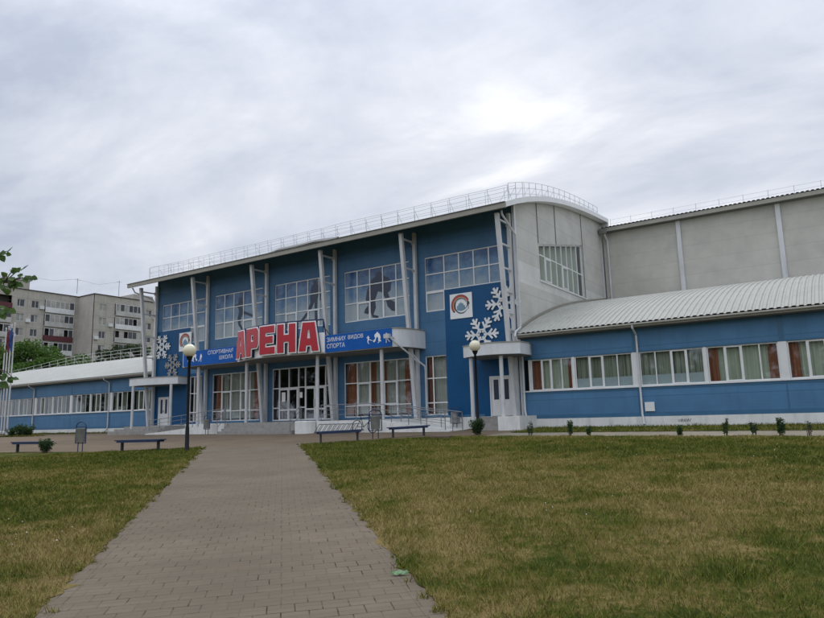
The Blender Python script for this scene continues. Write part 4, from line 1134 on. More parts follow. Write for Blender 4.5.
# ------------------------------------------------------------ entrance steps, ramps and rails
zp = -0.03
st = thing('entrance_steps', 'grey concrete steps up to the glazed main entrance', 'steps', (-30, 28.6, gz(-30, 28.3)))
mb = MB(); mb.box(-33.4, -25.7, 29.0, 31.24, gz(-30, 29)-0.3, zp)
mb.build('landing', 'concrete', st)
mb = MB()
for i in range(3):
    mb = MB(); mb.box(-33.2, -26.95, 29.0-0.33*(i+1), 28.997-0.33*i, gz(-30, 28)-0.3, zp-0.165*(i+1)); mb.build('step', 'concrete', st)
mb = MB(); mb.lathe((-26.3, 28.55, 0), [(0.62, gz(-26, 28.5)-0.2), (0.62, zp-0.02), (0.56, zp+0.02)], 22); mb.build('round_pier', 'plaster', st)
def ramp_(x_hi, x_lo, flat, lab):
    t = thing('ramp', lab, 'ramp', ((x_hi+x_lo)/2, 30, gz((x_hi+x_lo)/2, 30)))
    g = gz(x_lo, 29.5)
    a, b_ = (x_hi, x_lo)
    y0, y1 = 28.75, 31.24
    prof_ = [(a, g-0.3), (a, zp-0.004), (flat, zp-0.03), (b_, g+0.02), (b_, g-0.3)]
    mb = MB(); mb.prism(prof_, lambda u, v, d: (u, d, v), y0, y1); mb.build('ramp_body', 'plaster', t)
    return t
ramp_(-25.66, -16.9, -21.6, 'white sided access ramp going down right from the entrance landing')
ramp_(-33.44, -41.6, -34.2, 'white sided access ramp going down left from the entrance steps')
def rail(pts, lab, n_mid=(0.35, 0.62), h=0.9, every=1.1):
    t = thing('ramp_railing', lab, 'railing', pts[0], 'steel railings at the entrance')
    mb = MB(); first = True
    for p, q in zip(pts, pts[1:]):
        p, q = Vector(p), Vector(q); n = max(1, round((q-p).length/every))
        for i in range(0 if first else 1, n+1):
            c = p.lerp(q, i/n); pb = MB(); pb.tube([c, c+Vector((0, 0, h))], 0.022, 6); pb.build('post', 'steel', t)
        first = False
    for k in (*n_mid, h): mb.tube([Vector(p)+Vector((0, 0, k)) for p in pts], 0.024 if k == h else 0.015, 6)
    mb.build('rail', 'steel', t)
rail([(-25.4, 28.85, zp-0.02), (-21.6, 28.85, zp-0.04), (-17.2, 28.85, -0.66)], 'grey steel railing along the front of the right ramp')
rail([(-20.6, 29.9, -0.2), (-16.8, 29.9, -0.66), (-16.8, 28.9, -0.7)], 'grey steel railing ending in square loop posts left of the right porch')
rail([(-33.5, 28.85, zp-0.02), (-34.3, 28.85, zp-0.03), (-41.3, 28.85, -0.62)], 'grey steel railing along the front of the left ramp')
rail([(-33.3, 28.75, zp), (-33.3, 28.1, -0.6)], 'short steel handrail on the left side of the entrance steps', every=0.7)
rail([(-27.0, 28.9, zp), (-27.0, 28.0, -0.6)], 'short steel handrail beside the round white pier', every=0.9)
# bicycle rack with slanted hoops
rk = thing('bicycle_rack', 'grey steel rack of slanted bars in front of the white ramp wall', 'bike rack', (-24, 28.1, gz(-24, 28.1)))
mb = MB()
for i in range(9):
    x = -25.2+0.32*i; g = gz(x, 28.1)
    mb.tube([(x, 28.0, g), (x+0.42, 28.0, g+0.52), (x+0.46, 28.2, g+0.52), (x+0.04, 28.2, g)], 0.016, 5)
for z in (0.04, 0.5): mb.tube([(-25.3+z*0.8, 28.1, gz(-24, 28.1)+z), (-22.4+z*0.8, 28.1, gz(-24, 28.1)+z)], 0.018, 5)
mb.build('bar', 'steel', rk)
# ------------------------------------------------------------ benches
def bench(a, b_, lab):
    """a, b_ : leg positions on the ground"""
    a = Vector((*a, gz(*a))); b_ = Vector((*b_, gz(*b_))); mid = (a+b_)/2
    t = thing('bench', lab, 'bench', mid, 'backless blue benches round the plaza')
    d = (b_-a).normalized(); L = (b_-a).length/2+0.22; n_ = Vector((-d.y, d.x, 0)); dz = Vector((0, 0, 1))
    mb = MB()
    for off in (-0.15, -0.005, 0.14):
        p = mid-d*L+n_*off+dz*0.44; q = mid+d*L+n_*off+dz*0.44; mb.beam(p, q, 0.13, 0.045)
    mb.build('seat', 'navy', t)
    mb = MB()
    for off in (-0.19, 0.185): mb.beam(mid-d*(L-0.1)+n_*off+dz*0.385, mid+d*(L-0.1)+n_*off+dz*0.385, 0.04, 0.06)
    for e in (a, b_): mb.beam(e-n_*0.2+dz*0.395, e+n_*0.2+dz*0.395, 0.06, 0.045)
    mb.build('frame', 'navy', t)
    for e in (a, b_):
        mb = MB(); mb.beam(e-dz*0.05, e+dz*0.37, 0.11, 0.07, up=d); mb.build('leg', 'leg', t)
    return t
bench((-25.75, 16.75), (-23.95, 17.2), 'dark blue bench in the clear between the arched bin and the black lamp post')
bench((-32.3, 15.75), (-30.3, 16.0), 'dark blue bench at the far left with a shrub at its end')
bench((-19.0, 21.55), (-18.05, 22.85), 'dark blue bench in front of the white ramp wall beside the path')
bench((-17.3, 24.45), (-16.5, 25.75), 'dark blue bench right of the standing bin, nearest the round shrub')

# ------------------------------------------------------------ litter bins on arched frames
def bin_(x, y, ang, lab, s=1.0):
    t = thing('litter_bin', lab, 'bin', (x, y, gz(x, y)), 'arched litter bins')
    M4 = Matrix.Translation((x, y, gz(x, y))) @ Matrix.Rotation(ang, 4, 'Z') @ Matrix.Diagonal((s, s, s, 1))
    def W(p): return M4 @ Vector(p)
    mb = MB(); w = 0.29
    arch = [(-w, 0, 0.02), (-w, 0, 0.35), (-w, 0, 1.0)]+[(-w*math.cos(math.pi*i/10), 0, 1.05+0.22*math.sin(math.pi*i/10)) for i in range(11)]+[(w, 0, 1.0), (w, 0, 0.35)]
    mb.tube([W(p) for p in arch[1:]], 0.024*s, 6)
    mb.tube([W((-w, 0, 1.06)), W((w, 0, 1.06))], 0.018*s, 6)
    mb.build('arch', 'navy', t)
    mb = MB()
    for sx in (-0.13, 0.13): mb.tube([W((sx, 0, -0.03)), W((sx, 0, 0.42))], 0.022*s, 6)
    mb.tube([W((-w, 0, 0.36)), W((w, 0, 0.36))], 0.02*s, 6); mb.build('stand', 'navy', t)
    mb = MB(); prof_ = [(0.17, 0.40), (0.20, 0.44), (0.235, 0.96), (0.245, 0.97), (0.245, 1.0), (0.215, 1.0), (0.2, 0.5)]
    n = 18; base = []
    for r, z in prof_:
        for k in range(n): base.append(W((r*math.cos(2*math.pi*k/n), 0.8*r*math.sin(2*math.pi*k/n), z)))
    f = [(i*n+k, i*n+(k+1) % n, (i+1)*n+(k+1) % n, (i+1)*n+k) for i in range(len(prof_)-1) for k in range(n)]+[tuple(reversed(range(n)))]
    mb.add(base, f); mb.build('bucket', 'bin', t, smooth=True)
    return t
bin_(-28.2, 16.35, R(12), 'grey bucket bin in a blue arched frame between the two left benches')
bin_(-17.75, 23.75, R(55), 'arched litter bin standing between the two benches by the right lawn')
bin_(-17.85, 30.95, R(0), 'small arched litter bin against the blue corner panel beside the right porch', 0.9)
bin_(-34.4, 28.2, R(0), 'small dark litter bin at the foot of the left ramp by the steps', 0.95)

# ------------------------------------------------------------ lamps
def lamp(x, y, lab):
    g = gz(x, y); t = thing('street_lamp', lab, 'lamp', (x, y, g), 'black globe lamps')
    mb = MB(); mb.lathe((x, y, g), [(0.11, -0.05), (0.11, 0.06), (0.085, 0.1), (0.075, 0.9), (0.06, 0.98), (0.055, 3.55), (0.09, 3.6), (0.13, 3.69), (0.13, 3.72)], 16); mb.build('post', 'black', t, smooth=True)
    mb = MB(); n = 14; mb.lathe((x, y, g+3.95), [(max(0.01, 0.26*math.sin(math.pi*i/n)), -0.26*math.cos(math.pi*i/n)) for i in range(n+1)], 24); mb.build('globe', 'globe', t, smooth=True)
lamp(-21.95, 17.05, 'black lamp post with round cream globe standing at the left edge of the path')
lamp(-14.1, 26.5, 'black lamp post with cream globe in front of the right corner porch')

# ------------------------------------------------------------ bicycle leaning by the rack
bk = thing('bicycle', 'dark bicycle parked at the right end of the slanted rack', 'bicycle', (-21.75, 28.15, gz(-21.75, 28.15)))
g = gz(-21.75, 28.15); by = 28.15
def wheel(cx):
    w = MB(); w.tube([(cx+0.33*math.cos(2*math.pi*i/22), by, g+0.35+0.33*math.sin(2*math.pi*i/22)) for i in range(23)], 0.02, 6, caps=False)
    o = w.build('wheel', 'rubber', bk)
    s = MB()
    for i in range(10):
        a = math.pi*i/5; s.tube([(cx, by, g+0.35), (cx+0.32*math.cos(a), by, g+0.35+0.32*math.sin(a))], 0.003, 3)
    s.tube([(cx, by-0.05, g+0.35), (cx, by+0.05, g+0.35)], 0.02, 6); s.build('spoke', 'galv', o)
wheel(-22.25); wheel(-21.22)
mb = MB()
Bp = {'h': (-22.25, g+0.35), 'f': (-21.22, g+0.35), 'bb': (-21.82, g+0.32), 'st': (-21.98, g+0.80), 'hd': (-21.38, g+0.84), 'hb': (-21.33, g+0.70)}
for a, b_ in (('bb', 'st'), ('bb', 'hb'), ('st', 'hd'), ('h', 'bb'), ('h', 'st'), ('hd', 'f')): mb.tube([(Bp[a][0], by, Bp[a][1]), (Bp[b_][0], by, Bp[b_][1])], 0.017, 6)
mb.build('frame', 'black', bk)
mb = MB(); mb.tube([(-21.98, by, g+0.8), (-22.02, by, g+0.92)], 0.014, 6); mb.beam((-22.17, by, g+0.93), (-21.9, by, g+0.95), 0.13, 0.05); mb.build('saddle', 'rubber', bk)
mb = MB(); mb.tube([(-21.38, by, g+0.84), (-21.42, by, g+0.98)], 0.014, 6); mb.tube([(-21.5, by-0.3, g+1.0), (-21.42, by-0.15, g+0.98), (-21.42, by+0.15, g+0.98), (-21.5, by+0.3, g+1.0)], 0.014, 6); mb.build('handlebar', 'black', bk)
mb = MB(); mb.tube([(-21.82, by-0.12, g+0.2), (-21.82, by-0.06, g+0.32), (-21.82, by+0.06, g+0.32), (-21.82, by+0.12, g+0.44)], 0.012, 5); mb.build('pedal', 'galv', bk)

# ------------------------------------------------------------ flagpoles
M['flag'] = plain('blue_flag', (0.035, 0.075, 0.22), 0.8, obj=True); M['flag_red'] = plain('dark_red_flag', (0.16, 0.03, 0.045), 0.8, obj=True)
FL = [(-69.5, 32.0), (-68.1, 31.6), (-66.7, 31.2), (-65.3, 30.8)]
FLAB = ['white flagpole furthest left of the row, without a flag in view', 'white flagpole second from the left with a dark red flag', 'white flagpole third from the left with a limp blue flag', 'white flagpole at the right end of the row of four']
for i, (x, y) in enumerate(FL):
    g = gz(x, y); t = thing('flagpole', FLAB[i], 'flagpole', (x, y, g), 'white flagpoles by the left wing')
    mb = MB(); mb.lathe((x, y, g), [(0.13, -0.02), (0.13, 0.25), (0.085, 0.3), (0.07, 4.0), (0.045, 10.3), (0.07, 10.35), (0.05, 10.45)], 12); mb.build('pole', 'white_paint', t, smooth=True)
    if i in (1, 2):
        mb = MB(); n = 12
        for a in range(n):
            for b_ in range(10):
                def P(u, v):
                    s = u/n; w = 1.05*s*(1-0.35*v/10)
                    return (x+0.06+w*0.75+0.05*math.sin(v*0.9+u), y-0.1+0.14*math.sin(u*1.4+v*0.35), g+10.1-0.5*s-1.75*(v/10)-0.55*s*(1-v/14))
                mb.quad(P(a, b_), P(a+1, b_), P(a+1, b_+1), P(a, b_+1))
        mb.build('flag', 'flag' if i == 2 else 'flag_red', t, smooth=True)

# ------------------------------------------------------------ leaves and plants
def leaf_mat(name, lo, hi):
    m, nt, b = new_mat(name)
    n1 = noise(nt, pos(nt), 1.1, 3.0); n2 = noise(nt, pos(nt), 14.0, 2.0)
    f = mth(nt, 'ADD', mth(nt, 'MULTIPLY', n1, 0.6), mth(nt, 'MULTIPLY', n2, 0.4))
    c = ramp(nt, f, [(0.35, lo), (0.65, hi)])
    nt.links.new(c, b.inputs['Base Color']); b.inputs['Roughness'].default_value = 0.55
    b.inputs['Specular IOR Level'].default_value = 0.3
    tr = nd(nt, 'ShaderNodeBsdfTranslucent'); nt.links.new(c, tr.inputs['Color'])
    mx = nt.nodes.new('ShaderNodeMixShader'); mx.inputs[0].default_value = 0.3
    nt.links.new(b.outputs[0], mx.inputs[1]); nt.links.new(tr.outputs[0], mx.inputs[2])
    nt.links.new(mx.outputs[0], nt.nodes['Material Output'].inputs['Surface'])
    return m
M['leaf_linden'] = leaf_mat('linden_leaf', (0.045, 0.095, 0.020), (0.105, 0.18, 0.045))
M['leaf_bright'] = leaf_mat('bright_leaf', (0.045, 0.105, 0.014), (0.10, 0.185, 0.03))
M['leaf_dark'] = leaf_mat('dark_leaf', (0.022, 0.042, 0.014), (0.05, 0.085, 0.026))
M['leaf_shrub'] = leaf_mat('shrub_leaf', (0.018, 0.045, 0.012), (0.05, 0.10, 0.024))
def leaf(mb, c, s, d, n_):
    """a pointed leaf with a folded midrib"""
    d = d.normalized(); sd = d.cross(n_).normalized(); n2 = sd.cross(d)
    p = [c, c+d*s*0.35+sd*s*0.42+n2*s*0.06, c+d*s*0.75+sd*s*0.28+n2*s*0.03, c+d*s*1.05, c+d*s*0.75-sd*s*0.28+n2*s*0.03, c+d*s*0.35-sd*s*0.42+n2*s*0.06, c+d*s*0.5-n2*s*0.04]
    mb.add(p, [(0, 1, 6), (1, 2, 6), (2, 3, 6), (3, 4, 6), (4, 5, 6), (5, 0, 6)])
def rv(): 
    while True:
        v = Vector((random.uniform(-1, 1), random.uniform(-1, 1), random.uniform(-1, 1)))
        if 0.05 < v.length < 1: return v.normalized()
def quick_leaf(mb, c, s):
    d = rv(); n_ = rv(); sd = d.cross(n_)
    if sd.length < 0.05: return
    sd.normalize()
    mb.add([c-d*s*0.5, c+sd*s*0.3, c+d*s*0.5, c-sd*s*0.3], [(0, 1, 2, 3)])
def tree(x, y, top, rad, lab, leafm, nleaf=5200, ls=0.38, group=None, name='tree', seed=1):
    random.seed(seed); g = gz(x, y); H = top-g
    t = thing(name, lab, 'tree', (x, y, g), group)
    mb = MB(); lean = Vector((random.uniform(-.4, .4), random.uniform(-.4, .4), 0))
    mb.tube([(x, y, g-0.2), Vector((x, y, g+H*0.3))+lean*0.4, Vector((x, y, g+H*0.6))+lean, Vector((x, y, g+H*0.85))+lean*1.3], [0.22, 0.17, 0.1, 0.03], 8)
    cl = []
    for i in range(26):
        a = random.uniform(0, 6.28); zz = random.uniform(0.38, 0.97); rr = rad*math.sqrt(max(0.05, 1-((zz-0.62)/0.42)**2))*random.uniform(0.35, 1.0)
        c = Vector((x+rr*math.cos(a), y+rr*math.sin(a), g+H*zz-0.1*rad)); cl.append((c, rad*random.uniform(0.22, 0.42)))
        st_ = Vector((x, y, g+H*(zz-0.22)))+lean*zz; mb.tube([st_, st_.lerp(c, 0.55)+Vector((0, 0, 0.2)), c], [0.07, 0.045, 0.015], 5)
    mb.build('trunk', 'bark', t)
    mb = MB()
    for i in range(nleaf):
        c, r = random.choice(cl); v = rv()*r*(random.random()**0.45); v.z *= 0.75
        quick_leaf(mb, c+v, ls*random.uniform(0.6, 1.25))
    mb.build('crown', leafm, t)
    return t
GT = 'trees between the left wing and the apartment blocks'
tree(-111.5, 56, 13.9, 6.0, 'bushy bright green tree above the left end of the white roof', 'leaf_bright', 15000, 0.46, GT, seed=3)
tree(-104.5, 57, 11.9, 4.5, 'bright green tree sloping down toward the roof railing', 'leaf_bright', 10000, 0.46, GT, seed=4)
tree(-118.0, 53, 13.0, 5.0, 'green tree at the left picture edge behind the flagpoles', 'leaf_bright', 10000, 0.46, GT, seed=5)
tree(-110.5, 67, 13.6, 2.6, 'small dark tree in front of the blank apartment side wall', 'leaf_dark', 3000, 0.4, GT, seed=6)
tree(-103.5, 66, 13.9, 3.2, 'dark green tree below the balconies of the right apartment block', 'leaf_dark', 4500, 0.4, GT, seed=7)
tree(-98.5, 66, 13.5, 2.8, 'dark green tree seen between the leaning columns at the left corner', 'leaf_dark', 4000, 0.4, GT, seed=8)

# near linden whose branch tips hang into the picture at the left edge
random.seed(21)
ld = thing('linden_tree', 'linden branch tips with heart shaped leaves hanging in at the upper left', 'tree', (-8.6, 1.9, gz(-8.6, 1.9)))
mb = MB(); tr = Vector((-8.6, 1.9, gz(-8.6, 1.9)))
trunk = [tr-Vector((0, 0, 0.2)), tr+Vector((0.05, 0, 1.6)), tr+Vector((0, 0.1, 3.2)), tr+Vector((-0.1, 0.1, 5.0)), tr+Vector((0, 0, 6.6))]
mb.tube(trunk, [0.16, 0.125, 0.1, 0.07, 0.02], 10)
tips = [(-6.77, 3.09, 1.73), (-6.83, 3.05, 1.70), (-6.67, 3.19, 1.55), (-6.75, 3.14, 1.53), (-6.84, 3.09, 1.50), (-6.60, 3.25, 1.45), (-6.65, 3.23, 1.46), (-6.75, 3.17, 1.40), (-6.80, 3.14, 1.38), (-6.86, 3.10, 1.36), (-6.86, 3.08, 1.43), (-6.78, 3.14, 1.42), (-6.81, 3.18, 1.14), (-6.89, 3.13, 1.10), (-6.85, 3.15, 1.15), (-6.92, 3.12, 1.18), (-6.90, 3.25, 0.47), (-6.97, 3.22, 0.43), (-6.86, 3.27, 0.48), (-6.95, 3.17, 0.76), (-6.98, 3.16, 0.70), (-7.0, 3.12, 0.80)]
limbs = []
for (sz, ex_, ey, ez) in ((2.6, -6.95, 3.0, 1.62), (2.35, -6.85, 3.1, 1.42), (2.1, -6.98, 3.1, 1.12), (1.7, -7.02, 3.15, 0.6)):
    s_ = tr+Vector((0.03, 0.05, sz)); e_ = Vector((ex_, ey, ez)); m1 = s_.lerp(e_, 0.5)+Vector((0, 0, 0.35))
    mb.tube([s_, s_.lerp(m1, 0.6)+Vector((0, 0, 0.08)), m1, m1.lerp(e_, 0.6)+Vector((0, 0, 0.06)), e_], [0.04, 0.03, 0.02, 0.012, 0.006], 6); limbs.append(e_)
for i in range(15):
    a = random.uniform(2.0, 5.4); zz = random.uniform(2.4, 6.3); L = random.uniform(0.9, 2.0)
    s_ = tr+Vector((0, 0.05, zz)); e_ = s_+Vector((L*math.cos(a), L*math.sin(a)*0.9, random.uniform(-0.1, 0.9)))
    mb.tube([s_, s_.lerp(e_, 0.5)+Vector((0, 0, 0.12)), e_], [0.035, 0.02, 0.006], 5); limbs.append(e_)
lm = MB()
for tp in tips:
    tp = Vector(tp); near = min(limbs[:4], key=lambda q: (q-tp).length)
    mb.tube([near, near.lerp(tp, 0.6)+Vector((0, 0, 0.02)), tp], [0.007, 0.005, 0.003], 5)
    d = (tp-near); d.z -= 0.05+random.uniform(0, 0.06); d = d+0.5*rv()*d.length
    leaf(lm, tp-d.normalized()*0.04, random.uniform(0.065, 0.10), d, Vector((0.5, -0.75, 0.45))+0.55*rv())
    for q in range(2):
        c = near.lerp(tp, random.uniform(0.35, 0.95))+rv()*0.03; leaf(lm, c, random.uniform(0.05, 0.08), rv()*0.6+d.normalized()*0.5-Vector((0, 0, 0.5)), Vector((0.5, -0.75, 0.45))+0.6*rv())
for q in limbs[4:]:
    for i in range(46):
        c = q+rv()*random.uniform(0.05, 0.55)
        leaf(lm, c, random.uniform(0.06, 0.09), rv()-Vector((0, 0, 0.5)), Vector((0, 0, 1))+0.7*rv())
for q in limbs[:4]:
    for i in range(26):
        c = q-Vector((0.30, 0.24, -0.05))+rv()*random.uniform(0.02, 0.2)
        leaf(lm, c, random.uniform(0.08, 0.12), rv()-Vector((0, 0, 0.5)), Vector((0.4, -0.6, 0.6))+0.6*rv())
mb.build('trunk', 'bark', ld); lm.build('crown', 'leaf_linden', ld)
random.seed(5)

def shrub(x, y, h, w, lab, n=900, ls=0.05, cat='shrub', name='shrub', upright_=False, group=None, stems=9):
    g = gz(x, y); t = thing(name, lab, cat, (x, y, g), group)
    mb = MB(); sm = MB(); ends = []
    for i in range(stems):
        a = random.uniform(0, 6.28); r = w*0.5*random.uniform(0.25, 0.9)*(0.6 if upright_ else 1); hh = h*random.uniform(0.62, 0.95)
        e = Vector((x+r*math.cos(a), y+r*math.sin(a), g+hh)); b0 = Vector((x+0.05*math.cos(a), y+0.05*math.sin(a), g-0.02))
        md = b0.lerp(e, 0.5)+Vector((0, 0, hh*0.1)); sm.tube([b0, md, e], [0.012, 0.009, 0.004], 4); ends.append((b0, md, e))
    for i in range(n):
        b0, md, e = random.choice(ends); u = random.uniform(0.25, 1.05)
        c = (b0.lerp(md, u*2) if u < 0.5 else md.lerp(e, u*2-1))+rv()*w*0.16*random.random()**0.5
        if c.z < g+0.02: continue
        quick_leaf(mb, c, ls*random.uniform(0.7, 1.4))
    sm.build('stem', 'bark', t); mb.build('foliage', 'leaf_shrub', t)
shrub(-13.85, 25.9, 0.72, 0.72, 'dense round dark green shrub below the lamp by the right porch', 2600, 0.06, stems=22)
shrub(-29.52, 15.55, 0.60, 0.74, 'round green shrub at the right end of the far left bench', 2200, 0.055, stems=20)
GP = 'young plants along the edge of the right lawn'
for i, (x, y, h, w, n, st_, lab) in enumerate([
    (-11.0, 25.1, 0.55, 0.4, 260, 6, 'small sapling at the left end of the lawn edge near the elbow downpipe'),
    (-9.3, 24.95, 0.62, 0.42, 620, 9, 'leafy young plant, leftmost of the close pair on the lawn edge'),
    (-8.5, 24.85, 0.42, 0.36, 380, 7, 'shorter young plant, right one of the close pair on the lawn edge'),
    (-5.14, 24.35, 0.42, 0.32, 330, 7, 'lone low young plant below the graffiti on the plinth'),
    (-3.72, 24.6, 0.58, 0.34, 360, 6, 'forked upright young plant right of the graffiti'),
    (-2.85, 24.5, 0.48, 0.38, 230, 6, 'sparse young plant between the forked one and the bushy one'),
    (-2.08, 24.45, 0.58, 0.46, 800, 10, 'bushiest young plant on the lawn edge, below the wide white pier'),
    (-1.3, 24.35, 0.5, 0.4, 90, 6, 'nearly bare thin sapling at the right picture edge')]):
    shrub(x, y, h, w, lab, n, 0.055, 'plant', 'young_plant', True, GP, st_)
GB = 'low bushes in the bed left of the benches'
for x, y, h, w, lab in ((-59.3, 28.3, 0.8, 1.1, 'low dark bush at the foot of the flagpoles'), (-58.0, 28.4, 0.95, 1.2, 'middle low bush in the small bed below the left wing'), (-56.4, 28.2, 0.9, 1.3, 'low bush at the right end of the small bed')):
    shrub(x, y, h, w, lab, 800, 0.12, 'bush', 'low_bush', False, GB, 14)

# ------------------------------------------------------------ small things on the ground
M['scrap'] = plain('pale_green_scrap', (0.14, 0.24, 0.11), 0.6)
mb = MB(); c = Vector((-3.68, 5.26, gz(-3.68, 5.26)+0.012)); n = 9
grid_ = [[(c.x+(u/n-0.5)*0.15, c.y+(u/n-0.5)*0.07+(v/3-0.5)*0.075*math.sin(math.pi*(u+0.4)/(n+0.8)), c.z+0.018*math.sin(v*1.7+u*0.8)**2+0.022*(v/3)) for u in range(n+1)] for v in range(4)]
for v in range(3):
    for u in range(n): mb.quad(grid_[v][u], grid_[v][u+1], grid_[v+1][u+1], grid_[v+1][u])
o = mb.build('paper_scrap', 'scrap', origin=tuple(c)); tag(o, 'crumpled pale green scrap lying on the right edge of the path', 'litter')
M['rust'] = plain('rusty_cover', (0.13, 0.085, 0.06), 0.85, var=0.3, scale=6)
mb = MB(); mb.beam((-14.95, 23.75, gz(-14.9, 23.7)+0.05), (-14.05, 23.95, gz(-14.0, 23.9)+0.05), 0.42, 0.09); o = mb.build('drain_cover', 'rust', origin=(-14.5, 23.85, gz(-14.5, 23.85))); tag(o, 'flat rusty brown drain cover at the lawn edge left of the round shrub', 'drain cover')

# ------------------------------------------------------------ apartment blocks far behind the left wing
M['apt'] = cladding('grey_panel_facade', (0.46, 0.43, 0.375), pitch=2.83, seam=2.83, dirt=0.4, seamdark=0.5, rough=0.9, var=0.12, off=0.25, vseam=3.2)
M['apt_side'] = cladding('blank_side_panel', (0.46, 0.425, 0.375), pitch=2.83, seam=2.83, dirt=0.35, seamdark=0.5, rough=0.9, var=0.1, off=0.25)
M['apt_glass'] = plain('far_window_glass', (0.05, 0.055, 0.06), 0.1, var=0.5, scale=0.5)
M['apt_white'] = plain('far_white_frame', (0.66, 0.67, 0.66), 0.5, var=0.15, scale=0.6)
M['maroon'] = plain('maroon_parapet', (0.10, 0.022, 0.028), 0.6)
M['apt_grey'] = plain('balcony_panel', (0.46, 0.45, 0.42), 0.7, var=0.2, scale=0.6)
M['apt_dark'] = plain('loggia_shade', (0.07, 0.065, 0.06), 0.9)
M['apt_curt'] = plain('far_curtain', (0.35, 0.34, 0.31), 0.8, var=0.4, scale=0.7)
random.seed(33)
FLZ = [24.1-2.83*i for i in range(9)]          # window centres, top floor first
def apartment(xf, y0, y1, top, cols, logs, lab, depth=13.0):
    g = gz(xf, (y0+y1)/2); t = thing('apartment_block', lab, 'building', (xf, (y0+y1)/2, g))
    holes = []
    for c in cols:
        for z in FLZ: holes.append((c-0.72, c+0.72, z-0.72, z+0.72))
    for a, b_, _ in logs:
        for z in FLZ: holes.append((a, b_, z-1.28, z+1.2))
    mb = MB(); wall_grid(mb, y0, y1, g-0.5, top, holes, lambda a, z, d: (xf-d, a, z), 0.25); mb.build('wall', 'apt', t)
    mb = MB()
    mb.quad((xf, y0, g-0.5), (xf-depth, y0, g-0.5), (xf-depth, y0, top), (xf, y0, top)); mb.quad((xf, y1, g-0.5), (xf-depth, y1, g-0.5), (xf-depth, y1, top), (xf, y1, top))
    mb.quad((xf-depth, y0, g-0.5), (xf-depth, y1, g-0.5), (xf-depth, y1, top), (xf-depth, y0, top)); mb.build('side_wall', 'apt_side', t)
    mb = MB(); mb.box(xf-depth, xf+0.15, y0-0.15, y1+0.15, top+0.003, top+0.16); mb.build('roof', 'apt_dark', t)
    for c in cols:
        for z in FLZ[:7]:
            mb = MB(); X0 = xf-0.16
            for yy in (c-0.68, c+0.02 if random.random() < 0.7 else c-0.2, c+0.68): mb.box(X0, X0+0.06, yy-0.04, yy+0.04, z-0.72, z+0.72)
            mb.box(X0+0.002, X0+0.058, c-0.72, c+0.72, z-0.72, z-0.65); mb.box(X0+0.002, X0+0.058, c-0.72, c+0.72, z+0.65, z+0.72)
            w = mb.build('window', 'apt_white', t)
            mb = MB(); mb.quad((X0+0.03, c-0.72, z-0.72), (X0+0.03, c+0.72, z-0.72), (X0+0.03, c+0.72, z+0.72), (X0+0.03, c-0.72, z+0.72)); mb.build('pane', 'apt_glass', w)
            if random.random() < 0.4:
                mb = MB(); q = random.choice([(c-0.62, c-0.1), (c+0.1, c+0.62), (c-0.6, c+0.6)]); mb.box(X0+0.034, X0+0.04, q[0], q[1], z-0.6, z+0.62); mb.build('curtain', 'apt_curt', w)
        # dark slab behind for the unseen low floors
    for a, b_, red in logs:
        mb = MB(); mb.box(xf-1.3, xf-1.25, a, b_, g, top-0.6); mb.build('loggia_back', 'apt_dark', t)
        for fi, z in enumerate(FLZ[:7]):
            mt = 'maroon' if fi in red else random.choice(['apt_grey', 'apt_white', 'apt_grey'])
            mb = MB(); mb.box(xf-0.1, xf+0.35, a+0.02, b_-0.02, z-1.3, z-1.18); mb.box(xf+0.26, xf+0.34, a+0.02, b_-0.02, z-1.178, z-0.28)
            bal = mb.build('balcony', mt, t)
            if fi != 0 or random.random() < 0.5:
                mb = MB(); n = 6
                for i in range(n+1):
                    yy = a+0.06+(b_-a-0.12)*i/n; mb.box(xf+0.24, xf+0.3, yy-0.045, yy+0.045, z-0.277, z+1.1)
                mb.box(xf+0.242, xf+0.298, a+0.02, b_-0.02, z+1.102, z+1.19); fr = mb.build('balcony_glazing', 'apt_white' if random.random() < 0.7 else 'apt_grey', bal)
                for i in range(n):
                    if random.random() < 0.75:
                        y_a = a+0.06+(b_-a-0.12)*i/n; y_b = a+0.06+(b_-a-0.12)*(i+1)/n
                        pmat = 'apt_curt' if random.random() < 0.45 else 'apt_glass'
                        mb = MB(); mb.quad((xf+0.26, y_a, z-0.27), (xf+0.26, y_b, z-0.27), (xf+0.26, y_b, z+1.1), (xf+0.26, y_a, z+1.1)); mb.build('pane', pmat, bal)
    return t
a1 = apartment(-133, 44, 75.2, 26.75, (49.2, 51.9, 63.6, 66.3, 74.75 if False else 46.5), ((54.0, 61.9, (0, 3)), (68.15, 74.1, (2,))), 'grey panel apartment block with maroon balconies at the left edge', 13)
a2 = apartment(-127, 74.96, 108, 26.7, (76.9, 87.6, 90.4, 101.5), ((79.55, 85.7, ()), (92.5, 99.5, (2,))), 'grey panel apartment block with a blank side wall nearer the arena', 19)
for ap, xf, yy, zz in ((a1, -133, 65.0, 20.7), (a1, -133, 62.4, 17.6), (a1, -133, 67.5, 23.6), (a2, -127, 78.6, 20.6), (a2, -127, 75.6, 17.7), (a2, -127, 89.0, 23.3)):
    mb = MB(); mb.box(xf+0.02, xf+0.4, yy-0.42, yy+0.42, zz-0.32, zz+0.32); mb.build('air_conditioner', 'apt_white', ap)
mb = MB()
for x, y, h in ((-130, 72.9, 3.2), (-129, 81.5, 4.0)): 
    mb.tube([(x, y, 26.8), (x, y, 26.8+h)], 0.05, 5); mb.tube([(x, y-0.6, 26.5+h), (x, y+0.6, 26.5+h)], 0.025, 4)
mb.build('antenna', 'steel', a2)
mb = MB()
